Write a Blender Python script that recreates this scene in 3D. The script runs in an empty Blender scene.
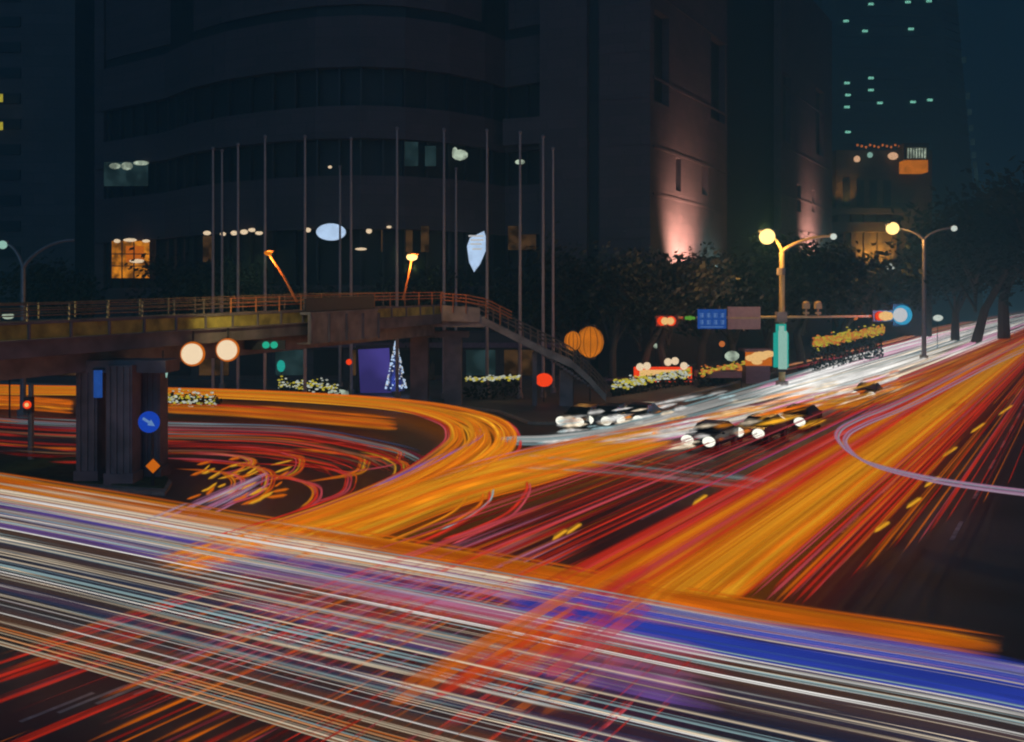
import bpy, math, random
import numpy as np
from mathutils import Vector, Matrix
random.seed(7); rng = np.random.default_rng(7)
S = bpy.context.scene
# ------------------------------------------------------------------ camera, world, key light, exposure
W_, H_, F_, HC, HOR = 1024, 742, 957.0, 8.1, 302.0
cd = bpy.data.cameras.new('camera'); cam = bpy.data.objects.new('camera', cd); S.collection.objects.link(cam)
cam.location = (0, 0, HC); cam.rotation_euler = (math.radians(90), 0, 0)
cd.sensor_width = 36; cd.lens = 36*F_/W_; cd.shift_y = -(371-HOR)/W_; cd.clip_end = 6000; cd.clip_start = .2
S.camera = cam
wd = bpy.data.worlds.new('World'); S.world = wd; wd.use_nodes = True
nt = wd.node_tree; nt.nodes.clear()
out = nt.nodes.new('ShaderNodeOutputWorld'); add = nt.nodes.new('ShaderNodeAddShader')
b1 = nt.nodes.new('ShaderNodeBackground'); b1.inputs[0].default_value = (.0026, .0098, .0150, 1); b1.inputs[1].default_value = 1.0   # city-lit night air
b2 = nt.nodes.new('ShaderNodeBackground'); sk = nt.nodes.new('ShaderNodeTexSky'); sk.sky_type = 'NISHITA'; sk.sun_disc = False
sk.sun_elevation = math.radians(-4); sk.sun_rotation = math.radians(200); b2.inputs[1].default_value = .006
nt.links.new(sk.outputs[0], b2.inputs[0]); nt.links.new(b1.outputs[0], add.inputs[0]); nt.links.new(b2.outputs[0], add.inputs[1]); nt.links.new(add.outputs[0], out.inputs[0])
sl = bpy.data.lights.new('night_glow', 'SUN'); sl.energy = .74; sl.color = (.27, .60, 1.0); sl.angle = math.radians(75)
so = bpy.data.objects.new('night_glow', sl); S.collection.objects.link(so); so.rotation_euler = (math.radians(62), 0, math.radians(-12))
S.view_settings.view_transform = 'Standard'; S.view_settings.look = 'None'; S.view_settings.exposure = 0; S.view_settings.gamma = 1
S.cycles.transparent_max_bounces = 40; S.cycles.filter_width = 2.1

# ------------------------------------------------------------------ helpers
def P(px, py, z=0.0):
    Y = F_*(HC-z)/(py-HOR); return Vector(((px-512)/F_*Y, Y, z))
def Q(px, py, Y): return Vector(((px-512)/F_*Y, Y, HC+(HOR-py)/F_*Y))
def lin(c, k=1.0):
    return tuple(((v/255/12.92) if v/255 <= .04045 else ((v/255+.055)/1.055)**2.4)*k for v in c)
class MB:
    def __init__(s): s.v = []; s.f = []; s.c = []; s.a = []
    def add(s, v, f):
        n = len(s.v); s.v += [tuple(p) for p in v]; s.f += [tuple(i+n for i in q) for q in f]; return s
    def box(s, c, d, M=None):
        x, y, z = (k/2 for k in d); vs = [Vector((i*x, j*y, k*z)) for k in (-1, 1) for j in (-1, 1) for i in (-1, 1)]
        if M is not None: vs = [M @ p for p in vs]
        c = Vector(c); return s.add([p+c for p in vs], [(0,2,3,1),(4,5,7,6),(0,1,5,4),(2,6,7,3),(0,4,6,2),(1,3,7,5)])
    def hexa(s, p8): return s.add(p8, [(0,3,2,1),(4,5,6,7),(0,1,5,4),(1,2,6,5),(2,3,7,6),(3,0,4,7)])
    def prism(s, plan, z0, z1):
        n = len(plan)
        return s.add([(x, y, z0) for x, y in plan]+[(x, y, z1) for x, y in plan],
            [tuple(range(n))[::-1], tuple(range(n, 2*n))]+[(i, (i+1) % n, n+(i+1) % n, n+i) for i in range(n)])
    def slab(s, a, b, thick, z0a, z1a, z0b=None, z1b=None, off=0.0):   # wall between plan points a, b; extends 'thick' to the left of a->b
        z0b = z0a if z0b is None else z0b; z1b = z1a if z1b is None else z1b
        d = Vector((b[0]-a[0], b[1]-a[1])).normalized(); n = Vector((-d.y, d.x))
        A = Vector(a[:2])+n*off; B = Vector(b[:2])+n*off; C = B+n*thick; D = A+n*thick
        return s.hexa([(A.x,A.y,z0a),(B.x,B.y,z0b),(C.x,C.y,z0b),(D.x,D.y,z0a),(A.x,A.y,z1a),(B.x,B.y,z1b),(C.x,C.y,z1b),(D.x,D.y,z1a)])
    def tube(s, pts, r, n=8, r1=None, cap=True):
        pts = [Vector(p) for p in pts]; m = len(pts); vs = []; r1 = r if r1 is None else r1
        for i, p in enumerate(pts):
            t = (pts[min(i+1, m-1)]-pts[max(i-1, 0)]).normalized()
            up = Vector((0, 0, 1)) if abs(t.z) < .9 else Vector((1, 0, 0)); a = t.cross(up).normalized(); b = a.cross(t)
            rr = r+(r1-r)*i/max(m-1, 1)
            vs += [p+(a*math.cos(k*2*math.pi/n)+b*math.sin(k*2*math.pi/n))*rr for k in range(n)]
        fs = [(i*n+k, i*n+(k+1) % n, (i+1)*n+(k+1) % n, (i+1)*n+k) for i in range(m-1) for k in range(n)]
        if cap: fs += [tuple(range(n))[::-1], tuple(range((m-1)*n, m*n))]
        return s.add(vs, fs)
    def ball(s, c, r, n=10, sc=(1, 1, 1)):
        vs = []; fs = []; m = n//2+1
        for i in range(1, m):
            th = math.pi*i/m
            vs += [(c[0]+r*sc[0]*math.sin(th)*math.cos(2*math.pi*k/n), c[1]+r*sc[1]*math.sin(th)*math.sin(2*math.pi*k/n), c[2]+r*sc[2]*math.cos(th)) for k in range(n)]
        for i in range(m-2): fs += [(i*n+k, (i+1)*n+k, (i+1)*n+(k+1) % n, i*n+(k+1) % n) for k in range(n)]
        vs += [(c[0], c[1], c[2]+r*sc[2]), (c[0], c[1], c[2]-r*sc[2])]; t = len(vs)-2
        fs += [(t, k, (k+1) % n) for k in range(n)]+[(t+1, (m-2)*n+(k+1) % n, (m-2)*n+k) for k in range(n)]
        return s.add(vs, fs)
    def disc(s, c, r, depth, n=20, ang=0.0, rx=None):  # disc standing upright facing -Y (rotated by ang about z)
        rx = rx or r; M = Matrix.Rotation(ang, 3, 'Z'); c = Vector(c)
        vs = [M @ Vector((rx*math.cos(2*math.pi*k/n), y, r*math.sin(2*math.pi*k/n)))+c for y in (-depth/2, depth/2) for k in range(n)]
        return s.add(vs, [tuple(range(n)), tuple(range(n, 2*n))[::-1]]+[(k, n+k, n+(k+1) % n, (k+1) % n) for k in range(n)])
    def pieces(s):
        par = list(range(len(s.v)))
        def fd(i):
            while par[i] != i: par[i] = par[par[i]]; i = par[i]
            return i
        for f in s.f:
            r = fd(f[0])
            for i in f[1:]: par[fd(i)] = r
        g = {}
        for f in s.f: g.setdefault(fd(f[0]), []).append(f)
        g = list(g.values())
        if len(g) < 2 or len(g) > 900: return [g and sum(g, [])]
        V = np.array(s.v); bb = [(V[list({i for f in q for i in f})].min(0)-.02, V[list({i for f in q for i in f})].max(0)+.02) for q in g]
        lo = np.array([b[0] for b in bb]); hi = np.array([b[1] for b in bb]); lab = list(range(len(g)))
        def fl(i):
            while lab[i] != i: lab[i] = lab[lab[i]]; i = lab[i]
            return i
        for i in range(len(g)):
            for j in np.nonzero(np.all((lo <= hi[i]) & (hi >= lo[i]), 1))[0]: lab[fl(int(j))] = fl(i)
        o = {}
        for i, q in enumerate(g): o.setdefault(fl(i), []).extend(q)
        return list(o.values())
    def build(s, name, m, parent=None, smooth=False, keep=False):
        if parent is not None and not keep:
            ps = s.pieces()
            if 1 < len(ps) <= 100:
                first = None
                for q in ps:
                    ids = sorted({i for f in q for i in f}); mp = {i: k for k, i in enumerate(ids)}; n = MB(); n.v = [s.v[i] for i in ids]; n.f = [tuple(mp[i] for i in f) for f in q]
                    o = n.build(name, m, parent, smooth, True); first = first or o
                return first
            if len(ps) > 100:
                o = s.build(name, m, parent, smooth, True); o['kind'] = 'stuff'; return o
        me = bpy.data.meshes.new(name); me.from_pydata(s.v, [], s.f); me.update()
        if smooth: me.polygons.foreach_set('use_smooth', [True]*len(me.polygons))
        o = bpy.data.objects.new(name, me); me.materials.append(m); S.collection.objects.link(o)
        if parent is not None:
            o.parent = parent; o.matrix_parent_inverse = Matrix.Translation(-parent.location) if parent.type == 'EMPTY' else Matrix.Translation((0,0,0))
        return o
def tag(o, label=None, cat=None, group=None, kind=None):
    if label: o['label'] = label
    if cat: o['category'] = cat
    if group: o['group'] = group
    if kind: o['kind'] = kind
    return o
def thing(name, loc, label, cat, group=None):
    o = bpy.data.objects.new(name, None); o.location = loc; S.collection.objects.link(o); o.empty_display_size = .2
    return tag(o, label, cat, group)
def copy_tree(o, parent=None):
    c = o.copy(); S.collection.objects.link(c)
    if parent is not None: c.parent = parent
    for ch in list(o.children): copy_tree(ch, c)
    return c
# materials
def nodes(name):
    m = bpy.data.materials.new(name); m.use_nodes = True; n = m.node_tree; return m, n, n.nodes['Principled BSDF']
def mat(name, col, rough=.7, metal=0, noise=.25, scale=3.0, bump=0.0):
    m, n, b = nodes(name); tc = n.nodes.new('ShaderNodeTexCoord'); t = n.nodes.new('ShaderNodeTexNoise'); t.inputs['Scale'].default_value = scale; t.inputs['Detail'].default_value = 6
    r = n.nodes.new('ShaderNodeValToRGB'); r.color_ramp.elements[0].position = .3; r.color_ramp.elements[1].position = .7
    r.color_ramp.elements[0].color = (*[c*(1-noise) for c in col], 1); r.color_ramp.elements[1].color = (*[min(1, c*(1+noise)) for c in col], 1)
    n.links.new(tc.outputs['Object'], t.inputs['Vector']); n.links.new(t.outputs[0], r.inputs[0]); n.links.new(r.outputs[0], b.inputs['Base Color'])
    b.inputs['Roughness'].default_value = rough; b.inputs['Metallic'].default_value = metal
    if bump:
        bp = n.nodes.new('ShaderNodeBump'); bp.inputs['Strength'].default_value = bump; n.links.new(t.outputs[0], bp.inputs['Height']); n.links.new(bp.outputs[0], b.inputs['Normal'])
    return m
def emi(name, col, k=1.0, noise=0.0, scale=2.0, sample=True):
    m, n, b = nodes(name); n.nodes.remove(b); e = n.nodes.new('ShaderNodeEmission'); o = n.nodes['Material Output']
    c = lin(col, k); e.inputs[0].default_value = (*c, 1)
    if noise:
        tc = n.nodes.new('ShaderNodeTexCoord'); t = n.nodes.new('ShaderNodeTexNoise'); t.inputs['Scale'].default_value = scale
        r = n.nodes.new('ShaderNodeValToRGB'); r.color_ramp.elements[0].position = .38; r.color_ramp.elements[1].position = .62
        r.color_ramp.elements[0].color = (*[v*(1-noise) for v in c], 1); r.color_ramp.elements[1].color = (*c, 1)
        n.links.new(tc.outputs['Object'], t.inputs['Vector']); n.links.new(t.outputs[0], r.inputs[0]); n.links.new(r.outputs[0], e.inputs[0])
    n.links.new(e.outputs[0], o.inputs[0])
    if not sample: m.cycles.emission_sampling = 'NONE'
    return m
def stone_mat(name, col, mortar, sx=.5):
    m, n, b = nodes(name); tc = n.nodes.new('ShaderNodeTexCoord'); mp = n.nodes.new('ShaderNodeMapping')
    # blocks follow (x+y, z)
    sep = n.nodes.new('ShaderNodeSeparateXYZ'); ad = n.nodes.new('ShaderNodeMath'); ad.operation = 'ADD'; cb = n.nodes.new('ShaderNodeCombineXYZ')
    n.links.new(tc.outputs['Object'], sep.inputs[0]); n.links.new(sep.outputs[0], ad.inputs[0]); n.links.new(sep.outputs[1], ad.inputs[1])
    n.links.new(ad.outputs[0], cb.inputs[0]); n.links.new(sep.outputs[2], cb.inputs[1])
    br = n.nodes.new('ShaderNodeTexBrick'); br.inputs['Scale'].default_value = sx; br.inputs['Mortar Size'].default_value = .012
    br.inputs['Color1'].default_value = (*[c*.86 for c in col], 1); br.inputs['Color2'].default_value = (*[c*1.12 for c in col], 1); br.inputs['Mortar'].default_value = (*mortar, 1)
    br.inputs['Brick Width'].default_value = 1.0; br.inputs['Row Height'].default_value = .5
    n.links.new(cb.outputs[0], br.inputs['Vector']); wv = n.nodes.new('ShaderNodeTexNoise'); wv.inputs['Scale'].default_value = .08; wv.inputs['Detail'].default_value = 5
    n.links.new(tc.outputs['Object'], wv.inputs['Vector']); mx = n.nodes.new('ShaderNodeMix'); mx.data_type = 'RGBA'; mx.blend_type = 'MULTIPLY'; mx.inputs[0].default_value = .5
    n.links.new(br.outputs[0], mx.inputs[6]); n.links.new(wv.outputs[0], mx.inputs[7]); n.links.new(mx.outputs[2], b.inputs['Base Color']); b.inputs['Roughness'].default_value = .7
    return m
M = dict(
 stone=stone_mat('dark_granite', (.115, .072, .078), (.07, .045, .05), .42),
 stone2=stone_mat('dull_stone', (.11, .09, .095), (.045, .04, .045), .3),
 ochre=stone_mat('ochre_stone', (.12, .085, .05), (.06, .045, .03), .4),
 glass=mat('dark_glass', (.008, .010, .012), .6, 0, .2, .3),
 frame=mat('dark_frame', (.022, .022, .026), .5),
 tower=mat('tower_glass', (.024, .032, .032), .5, 0, .2, .05),
 towerband=mat('tower_band', (.034, .04, .038), .6),
 concrete=mat('weathered_concrete', (.30, .26, .24), .85, 0, .3, 1.2, .2),
 concrete_d=mat('stained_concrete', (.19, .165, .18), .85, 0, .35, .9, .2),
 planter=mat('yellow_lit_parapet', (.42, .36, .08), .75, 0, .45, 1.3, .3),  # yellow light on the parapet is put into its colour
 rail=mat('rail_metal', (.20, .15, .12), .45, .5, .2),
 railo=mat('orange_lit_rail_metal', (.5, .17, .05), .45, .2, .2),  # lit copy of the rail metal, orange lamp light in its colour
 pole=mat('galvanised_pole', (.30, .27, .29), .45, .5, .15),
 polel=mat('pale_pole', (.42, .36, .36), .5, .3, .1),
 yellowpole=mat('cream_painted_pole', (.55, .42, .20), .5, .1, .15),
 black=mat('black_metal', (.03, .03, .033), .5),
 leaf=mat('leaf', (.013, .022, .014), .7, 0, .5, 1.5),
 leaf2=mat('floodlit_leaf', (.10, .10, .07), .7, 0, .5, 1.5),  # lit copy of leaf, floodlight paleness put into the colour
 bark=mat('bark', (.09, .07, .055), .9, 0, .3, 4),
 side=stone_mat('paving_slabs', (.15, .14, .135), (.07, .07, .07), 1.2),
 kerb=mat('kerb_stone', (.26, .25, .23), .8),
 paint=mat('worn_paint', (.42, .42, .40), .7, 0, .45, 2.5),
 soil=mat('island_grass', (.05, .075, .03), .95, 0, .5, 2.5, .5),
 carpaint=mat('car_paint', (.07, .075, .085), .3, .4, .1),
 tyre=mat('tyre_rubber', (.02, .02, .02), .9),
 signblue=mat('sign_blue', (.03, .10, .45), .4, 0, .05),
 signpink=mat('sign_back', (.42, .27, .26), .6, 0, .15),
 awning=mat('purple_canvas', (.20, .12, .16), .8, 0, .2),
)
E = dict(
 sodium=emi('sodium_lamp', (255, 212, 130), 2.4), cool=emi('cool_lamp', (205, 215, 205), 1.2), amber=emi('amber_glow', (215, 118, 25), 1.0, .3, .7),
 warmw=emi('warm_white', (225, 200, 165), 1.3), white=emi('white_glow', (205, 205, 205)), bluewhite=emi('blue_white', (170, 195, 225), 1.5, .18, .8),
 teal=emi('teal_glow', (35, 165, 150)), tealw=emi('pale_teal_glow', (150, 195, 180)), green=emi('green_signal', (40, 175, 140)), red=emi('red_signal', (230, 60, 20), 1.3),
 redhot=emi('red_hot_signal', (240, 190, 120), 1.1), purple=emi('purple_screen', (72, 62, 140), 1, .5, .22), winor=emi('window_orange', (200, 120, 25), 1.5, .8, .8),
 windim=emi('window_dim', (78, 54, 30), 1, .8, .7), wincool=emi('window_cool', (165, 180, 160), 1.6, .7, .9), fairyy=emi('fairy_yellow', (205, 190, 60), 1, .3, 3), fairyw=emi('fairy_white', (200, 205, 190), 1, .3, 3),
 fairyg=emi('fairy_green', (90, 150, 50)), blue=emi('blue_signal', (60, 160, 200)), dotteal=emi('office_light', (100, 165, 145), 3), bluesign=emi('lit_blue_sign', (35, 75, 150), 1, .2, 6),
 bluemark=emi('lit_blue_lettering', (100, 135, 185)), head=emi('headlight_glow', (235, 235, 220), 1.5), orange_sign=emi('orange_sign_face', (200, 100, 15)), blueround=emi('round_blue_sign', (25, 65, 175), 1, .1, 3),
 pinkl=emi('pale_pink_neon', (160, 175, 190)), dim=emi('dim_office', (38, 58, 60), 1, .6, .6), dotor=emi('orange_bulb', (200, 110, 50)), facade_lamp=emi('facade_lamp', (230, 180, 140), 1.2),
)
def spot(loc, target, e, col, size=60, blend=.9, name='uplight', r=.3):
    l = bpy.data.lights.new(name, 'SPOT'); l.energy = e; l.color = col; l.spot_size = math.radians(size); l.spot_blend = blend; l.shadow_soft_size = r
    o = bpy.data.objects.new(name, l); S.collection.objects.link(o); o.location = loc; o.rotation_euler = (Vector(target)-Vector(loc)).to_track_quat('-Z', 'Y').to_euler(); return o
def point(loc, e, col, r=.3, name='point_light'):
    l = bpy.data.lights.new(name, 'POINT'); l.energy = e; l.color = col; l.shadow_soft_size = r
    o = bpy.data.objects.new(name, l); S.collection.objects.link(o); o.location = loc; return o

# ------------------------------------------------------------------ ground
def asphalt():
    m, n, b = nodes('asphalt'); tc = n.nodes.new('ShaderNodeTexCoord'); a = n.nodes.new('ShaderNodeTexNoise'); a.inputs['Scale'].default_value = .25; a.inputs['Detail'].default_value = 8
    c = n.nodes.new('ShaderNodeTexNoise'); c.inputs['Scale'].default_value = 45; c.inputs['Detail'].default_value = 3
    r = n.nodes.new('ShaderNodeValToRGB'); r.color_ramp.elements[0].position = .35; r.color_ramp.elements[1].position = .68
    r.color_ramp.elements[0].color = (.055, .048, .044, 1); r.color_ramp.elements[1].color = (.105, .092, .082, 1)
    n.links.new(tc.outputs['Object'], a.inputs[0]); n.links.new(tc.outputs['Object'], c.inputs[0]); n.links.new(a.outputs[0], r.inputs[0]); n.links.new(r.outputs[0], b.inputs['Base Color'])
    bp = n.nodes.new('ShaderNodeBump'); bp.inputs['Strength'].default_value = .35; bp.inputs['Distance'].default_value = .02; n.links.new(c.outputs[0], bp.inputs['Height']); n.links.new(bp.outputs[0], b.inputs['Normal'])
    r2 = n.nodes.new('ShaderNodeMapRange'); r2.inputs[3].default_value = .45; r2.inputs[4].default_value = .7; n.links.new(a.outputs[0], r2.inputs[0]); n.links.new(r2.outputs[0], b.inputs['Roughness']); return m
g = MB(); g.add([(-900, -60, 0), (900, -60, 0), (900, 1100, 0), (-900, 1100, 0)], [(0, 1, 2, 3)])
tag(g.build('ground', asphalt()), kind='structure')
DR = Vector((.51, .86)).normalized(); NR = Vector((-DR.y, DR.x))     # the avenue running away to the right
def plan(*pp): return [tuple(P(x, y)[:2]) for x, y in pp]
far = plan((-60, 378), (0, 383), (200, 391), (400, 400), (500, 412), (532, 424), (575, 424), (620, 413), (780, 371), (900, 341))
last = Vector(far[-1]); far2 = far+[tuple(last+DR*300), tuple(last+DR*300+NR*400), (-250, 400), (-250, 110)]
s = MB(); s.prism(far2, 0, .14); tag(s.build('pavement', M['side']), kind='structure')
k = MB()
for a, b in zip(far[:-1]+[far[-1]], far[1:]+[tuple(last+DR*300)]): k.slab(a, b, -.3, 0, .155, off=0)
tag(k.build('kerb', M['kerb']), kind='structure')
isl = plan((-60, 455), (60, 452), (150, 466), (172, 485), (165, 496), (60, 488), (-60, 474))
k = MB(); k.prism(isl, 0, .16); tag(k.build('traffic_island', M['kerb']), kind='structure')
cx = sum(p[0] for p in isl)/len(isl); cy = sum(p[1] for p in isl)/len(isl)
k = MB(); k.prism([(cx+(x-cx)*.95, cy+(y-cy)*.86) for x, y in isl], .16, .22); tag(k.build('island_soil', M['soil']), kind='structure')
# right-hand pavement of the avenue, far side
base = P(1010, 430); k = MB(); a = Vector(base[:2])+Vector((16, 0)); b_ = a+DR*400
k.prism([tuple(a), (a.x+120, a.y-40), tuple(b_+Vector((150, 0))), tuple(b_)], 0, .14); tag(k.build('far_pavement', M['side']), kind='structure')
# road markings
mk = MB()
def strip(a, b, w, z=.004):
    a = Vector(a[:2]); b = Vector(b[:2]); d = (b-a).normalized(); n = Vector((-d.y, d.x))*w/2
    mk.add([(*(a-n), z), (*(b-n), z), (*(b+n), z), (*(a+n), z)], [(0, 1, 2, 3)])
for j in range(4):
    o = P(640, 520)+Vector((j*3.4, -j*1.0, 0))
    for i in range(14): strip(Vector(o[:2])+DR*(i*8), Vector(o[:2])+DR*(i*8+3.2), .14)
strip(P(530, 445), P(760, 478), .4)
for i in range(0):
    c = Vector(P(850, 585)[:2])+Vector((.93, .37))*i*1.1; pass
for i in range(10): c = P(20+i*38, 722-i*9); strip(c, Vector(c[:2])+DR*1.6, .12)
tag(mk.build('road_markings', M['paint']), kind='structure')

hz = MB(); hz.box((0, 520, 139), (1900, 1240, 280)); hm = bpy.data.materials.new('night_haze'); hm.use_nodes = True; hn = hm.node_tree; hn.nodes.clear()
ho = hn.nodes.new('ShaderNodeOutputMaterial'); hv = hn.nodes.new('ShaderNodeVolumePrincipled'); hv.inputs['Color'].default_value = (.16, .50, .68, 1); hv.inputs['Density'].default_value = .0026; hn.links.new(hv.outputs[0], ho.inputs['Volume'])
tag(hz.build('haze', hm), kind='stuff')
# ------------------------------------------------------------------ the big building on the corner
C = Vector((15.9, 110)); DL = Vector((-.95, .31)).normalized()
def left_at(px):                       # point of the left facade line seen at px
    k = (px-512)/F_; t = (k*C.y-C.x)/(DL.x-k*DL.y); return C+DL*t
def right_at(px):
    k = (px-512)/F_; t = (k*C.y-C.x)/(DR.x-k*DR.y); return C+DR*t
def pd(px, Y): return Vector(((px-512)/F_*Y, Y))
bow = [pd(165, 125), pd(190, 119), pd(225, 114.5), pd(270, 111), pd(315, 108.7), pd(360, 108), pd(405, 108.8), pd(450, 111.3), pd(485, 115), pd(505, 118.5)]
bld = thing('granite_building', (15.9, 110, .14), 'huge dark granite building with curved bay and ribbon windows behind the flagpoles', 'building')
foot = [left_at(95)]+bow+[left_at(585)]
core = MB(); inner = [p+Vector((0, 1.2)) for p in foot]+[C+Vector((-.4, 1.6))]+[right_at(835)+NR*2, right_at(835)+NR*40, left_at(60)+Vector((0, 40)), left_at(95)+Vector((0, 2))]
core.prism([tuple(p) for p in inner], .14, 62); core.build('window_glass', M['glass'], bld)
sp = MB(); fr = MB()
bands = [(.14, 10.0, 0), (16.6, 22.4, 0), (26.8, 30.3, 0), (34.7, 40.5, 0), (42.0, 64, 1.6)]
for a, b in zip(foot[:-1], foot[1:]):
    for z0, z1, back in bands: sp.slab(a, b, 1.0, z0, z1, off=back*.5)
    sp.slab(a, b, 1.3, 16.35, 16.75, off=-.12); sp.slab(a, b, 1.3, 26.6, 27.0, off=-.12)
    L = (b-a).length; n = max(2, int(L/2.6))
    for i in range(n):
        p = a+(b-a)*(i/n); fr.slab(p, p+(b-a).normalized()*.22, .5, 10.0, 16.35, off=.35); fr.slab(p, p+(b-a).normalized()*.22, .5, 22.4, 26.6, off=.35); fr.slab(p, p+(b-a).normalized()*.22, .5, 30.3, 34.7, off=.35)
fr.build('mullions', M['frame'], bld)
# piers of solid stone: left end and the section between bay and corner
for x0, x1 in ((95, 104), (148, 168)): sp.slab(left_at(x0), left_at(x1), 1.1, .14, 64, off=-.08)
a, b = left_at(540), left_at(587); sp.slab(a, b, 1.1, .14, 64, off=-.1); sp.slab(left_at(503), left_at(540), 1.1, 27, 30.2, off=-.1)
a, b = left_at(600), C; sp.slab(a, b, 1.1, .14, 64, off=-.14)
sp.slab(left_at(587), left_at(600), .6, .14, 64, off=1.2)            # deep vertical slot
for z in (5, 10, 15.4, 20.8, 26.2, 31.6, 37, 42.4, 47.8, 53): sp.slab(left_at(602), C, .1, z, z+.25, off=-.22)
sp.build('stone_facade', M['stone'], bld)
# right facade along the avenue
rf = MB(); gl = MB()
rf.slab(C, right_at(653), 1.2, .14, 64)
def rpanel(x0, x1, openings, off=0.0):   # openings: (px0, px1, z0, z1)
    xs = sorted({x0, x1, *[o[0] for o in openings], *[o[1] for o in openings]})
    for u, v in zip(xs[:-1], xs[1:]):
        a, b = right_at(u), right_at(v); op = sorted([(o[2], o[3]) for o in openings if o[0] <= u and o[1] >= v]); z = .14
        for z0, z1 in op:
            rf.slab(a, b, 1.2, z, z0, off=off); gl.slab(a, b, .2, z0, z1, off=off+.9); z = z1
        rf.slab(a, b, 1.2, z, 64, off=off)
def zat(px, py): return HC+(HOR-py)/F_*right_at(px).y
rpanel(653, 727, [(654, 669, zat(660, 103), zat(660, 12)), (676, 681, zat(678, 191), zat(678, 158)), (702, 708, zat(705, 195), zat(705, 165)), (711, 725, zat(718, 121), zat(718, 40))])
rpanel(727, 781, [(733, 777, zat(750, 190), zat(750, 108))], off=2.5)
rpanel(781, 832, [(783, 791, zat(787, 142), zat(787, 74)), (816, 824, zat(820, 155), zat(820, 90)), (797, 801, zat(800, 212), zat(800, 185)), (812, 815, zat(813, 212), zat(813, 190))])
for z in (12, 20.5, 26, 34, 44): rf.slab(right_at(653), right_at(727), .12, z, z+.3, off=-.12); rf.slab(right_at(781), right_at(832), .12, z, z+.3, off=-.12)
rf.build('side_facade', M['stone'], bld); gl.build('side_windows', M['glass'], bld)
rb = MB(); rb.slab(left_at(95), left_at(420), 1.5, 64, 65.2); rb.build('parapet', M['stone2'], bld)
# lit windows of the building (parts)
def lit(px0, py0, px1, py1, m, Y=None, name='lit_window', lab=None, th=.1):
    Y = Y or 116; a = Q(px0, py1, Y); c = Q(px1, py0, Y); w = MB(); w.box(((a.x+c.x)/2, Y, (a.z+c.z)/2), (c.x-a.x, th, c.z-a.z)); o = w.build(name, m, bld)
    if lab: o['label'] = lab
    f_ = o.location+Matrix.Rotation(o.rotation_euler.z, 3, 'Z') @ Vector((0, -2.6, .75)); g_ = Matrix.Rotation(o.rotation_euler.z, 3, 'Z') @ Vector((0, -10, -1.1)); spot(f_, f_+g_, 900, (1, .96, .88), 60, .9, 'added_spot', .15)  # unseen spot added with each window, low behind the camera; no car there
    return o
def blobs(lst, m, Y, name='ceiling_lights'):
    w = MB()
    for x, y, rx, ry in lst: p = Q(x, y, Y); w.ball(p, 1, 8, (rx/F_*Y, .15, ry/F_*Y))
    return w.build(name, m, bld)
YL = 127.5
lit(112, 241, 150, 278, E['winor'], YL-.3, lab='bright orange shop window at the left end'); lit(126, 246, 144, 262, E['orange_sign'], YL-.5, 'glowing_panel')
wf = MB()
for x in (111, 122, 134, 150): p = Q(x, 260, YL-.7); wf.box(p, (.14, .1, 4.8))
wf.box(Q(130, 254, YL-.7), (5.0, .1, .12)); wf.box(Q(130, 266, YL-.7), (5.0, .1, .12)); wf.build('window_frame', M['frame'], bld)
blobs([(117, 241, 3.5, 2), (130, 240, 7, 1.8), (146, 241, 4, 1.6), (137, 261, 8, 2)], E['warmw'], YL-1.0)
blobs([(207, 233, 4, 2.2), (223, 234, 3, 2), (234, 233, 3.5, 2.4), (244, 232, 4, 2.6), (252, 230, 4, 2), (259, 233, 4, 2)], E['warmw'], 112)
lit(104, 162, 148, 186, E['dim'], YL-.3); blobs([(115, 166, 6, 3), (127, 166, 6, 4), (141, 163, 8, 2.4)], E['wincool'], YL-.9)
lit(203, 236, 214, 262, E['windim'], 114.9)
for x, w in ((357, 13), (380, 8), (408, 9), (425, 8)): lit(x-w/2, 226, x+w/2, 252, E['windim'], 109.6)
blobs([(361, 226, 2.6, 1.4), (369, 231, 3, 2.6), (389, 227, 2.6, 1.3), (308, 230, 3, 2.4), (361, 249, 6, 1.3), (330, 167, 2, 1.5)], E['warmw'], 108.2)
lit(508, 226, 536, 250, E['windim'], 117.2, lab='dim amber window behind the rightmost flagpoles')
lit(404, 142, 418, 166, E['dim'], 109.2); lit(425, 146, 436, 166, E['dim'], 109.6)
blobs([(460, 155, 8, 5.5), (455, 153, 3, 6), (520, 162, 5, 2.6)], E['wincool'], 111.2, 'roof_floodlight')
# illuminated signs on the building: top-level
def sign_plate(name, ctr, rx, rz, m, label, back=True):
    t = thing(name, (ctr.x, ctr.y, ctr.z-rz), label, 'sign')
    b = MB(); b.disc(ctr, rz, .25, 28, 0, rx); b.build('sign_face', m, t)
    b = MB(); b.disc(ctr+Vector((0, .3, 0)), rz*1.06, .3, 28, 0, rx*1.04); b.build('sign_back', M['frame'], t); return t
sign_plate('oval_sign', Q(331, 232, 107.5), 1.65, .95, E['bluewhite'], 'glowing blue white oval sign on the curved granite bay')
t = thing('glass_sign', tuple(Q(476, 271, 110)), 'glowing white and blue tapering sign above the footbridge', 'sign')
b = MB(); YS = 110; pts = [(470, 238), (484, 231), (487, 240), (486, 250), (480, 264), (474, 272), (469, 262), (467, 246)]
f = [Q(x, y, YS) for x, y in pts]; n = len(f); b.add([tuple(p) for p in f]+[(p.x, p.y+.3, p.z) for p in f], [tuple(range(n)), tuple(range(n, 2*n))[::-1]]+[(i, n+i, n+(i+1) % n, (i+1) % n) for i in range(n)]); b.build('sign_face', E['bluewhite'], t)
b = MB()
for i, y in enumerate((236, 240, 244, 249)): b.box(Q(476+i % 2, y, YS-.1), (1.7-.2*i, .12, .18))
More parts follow.
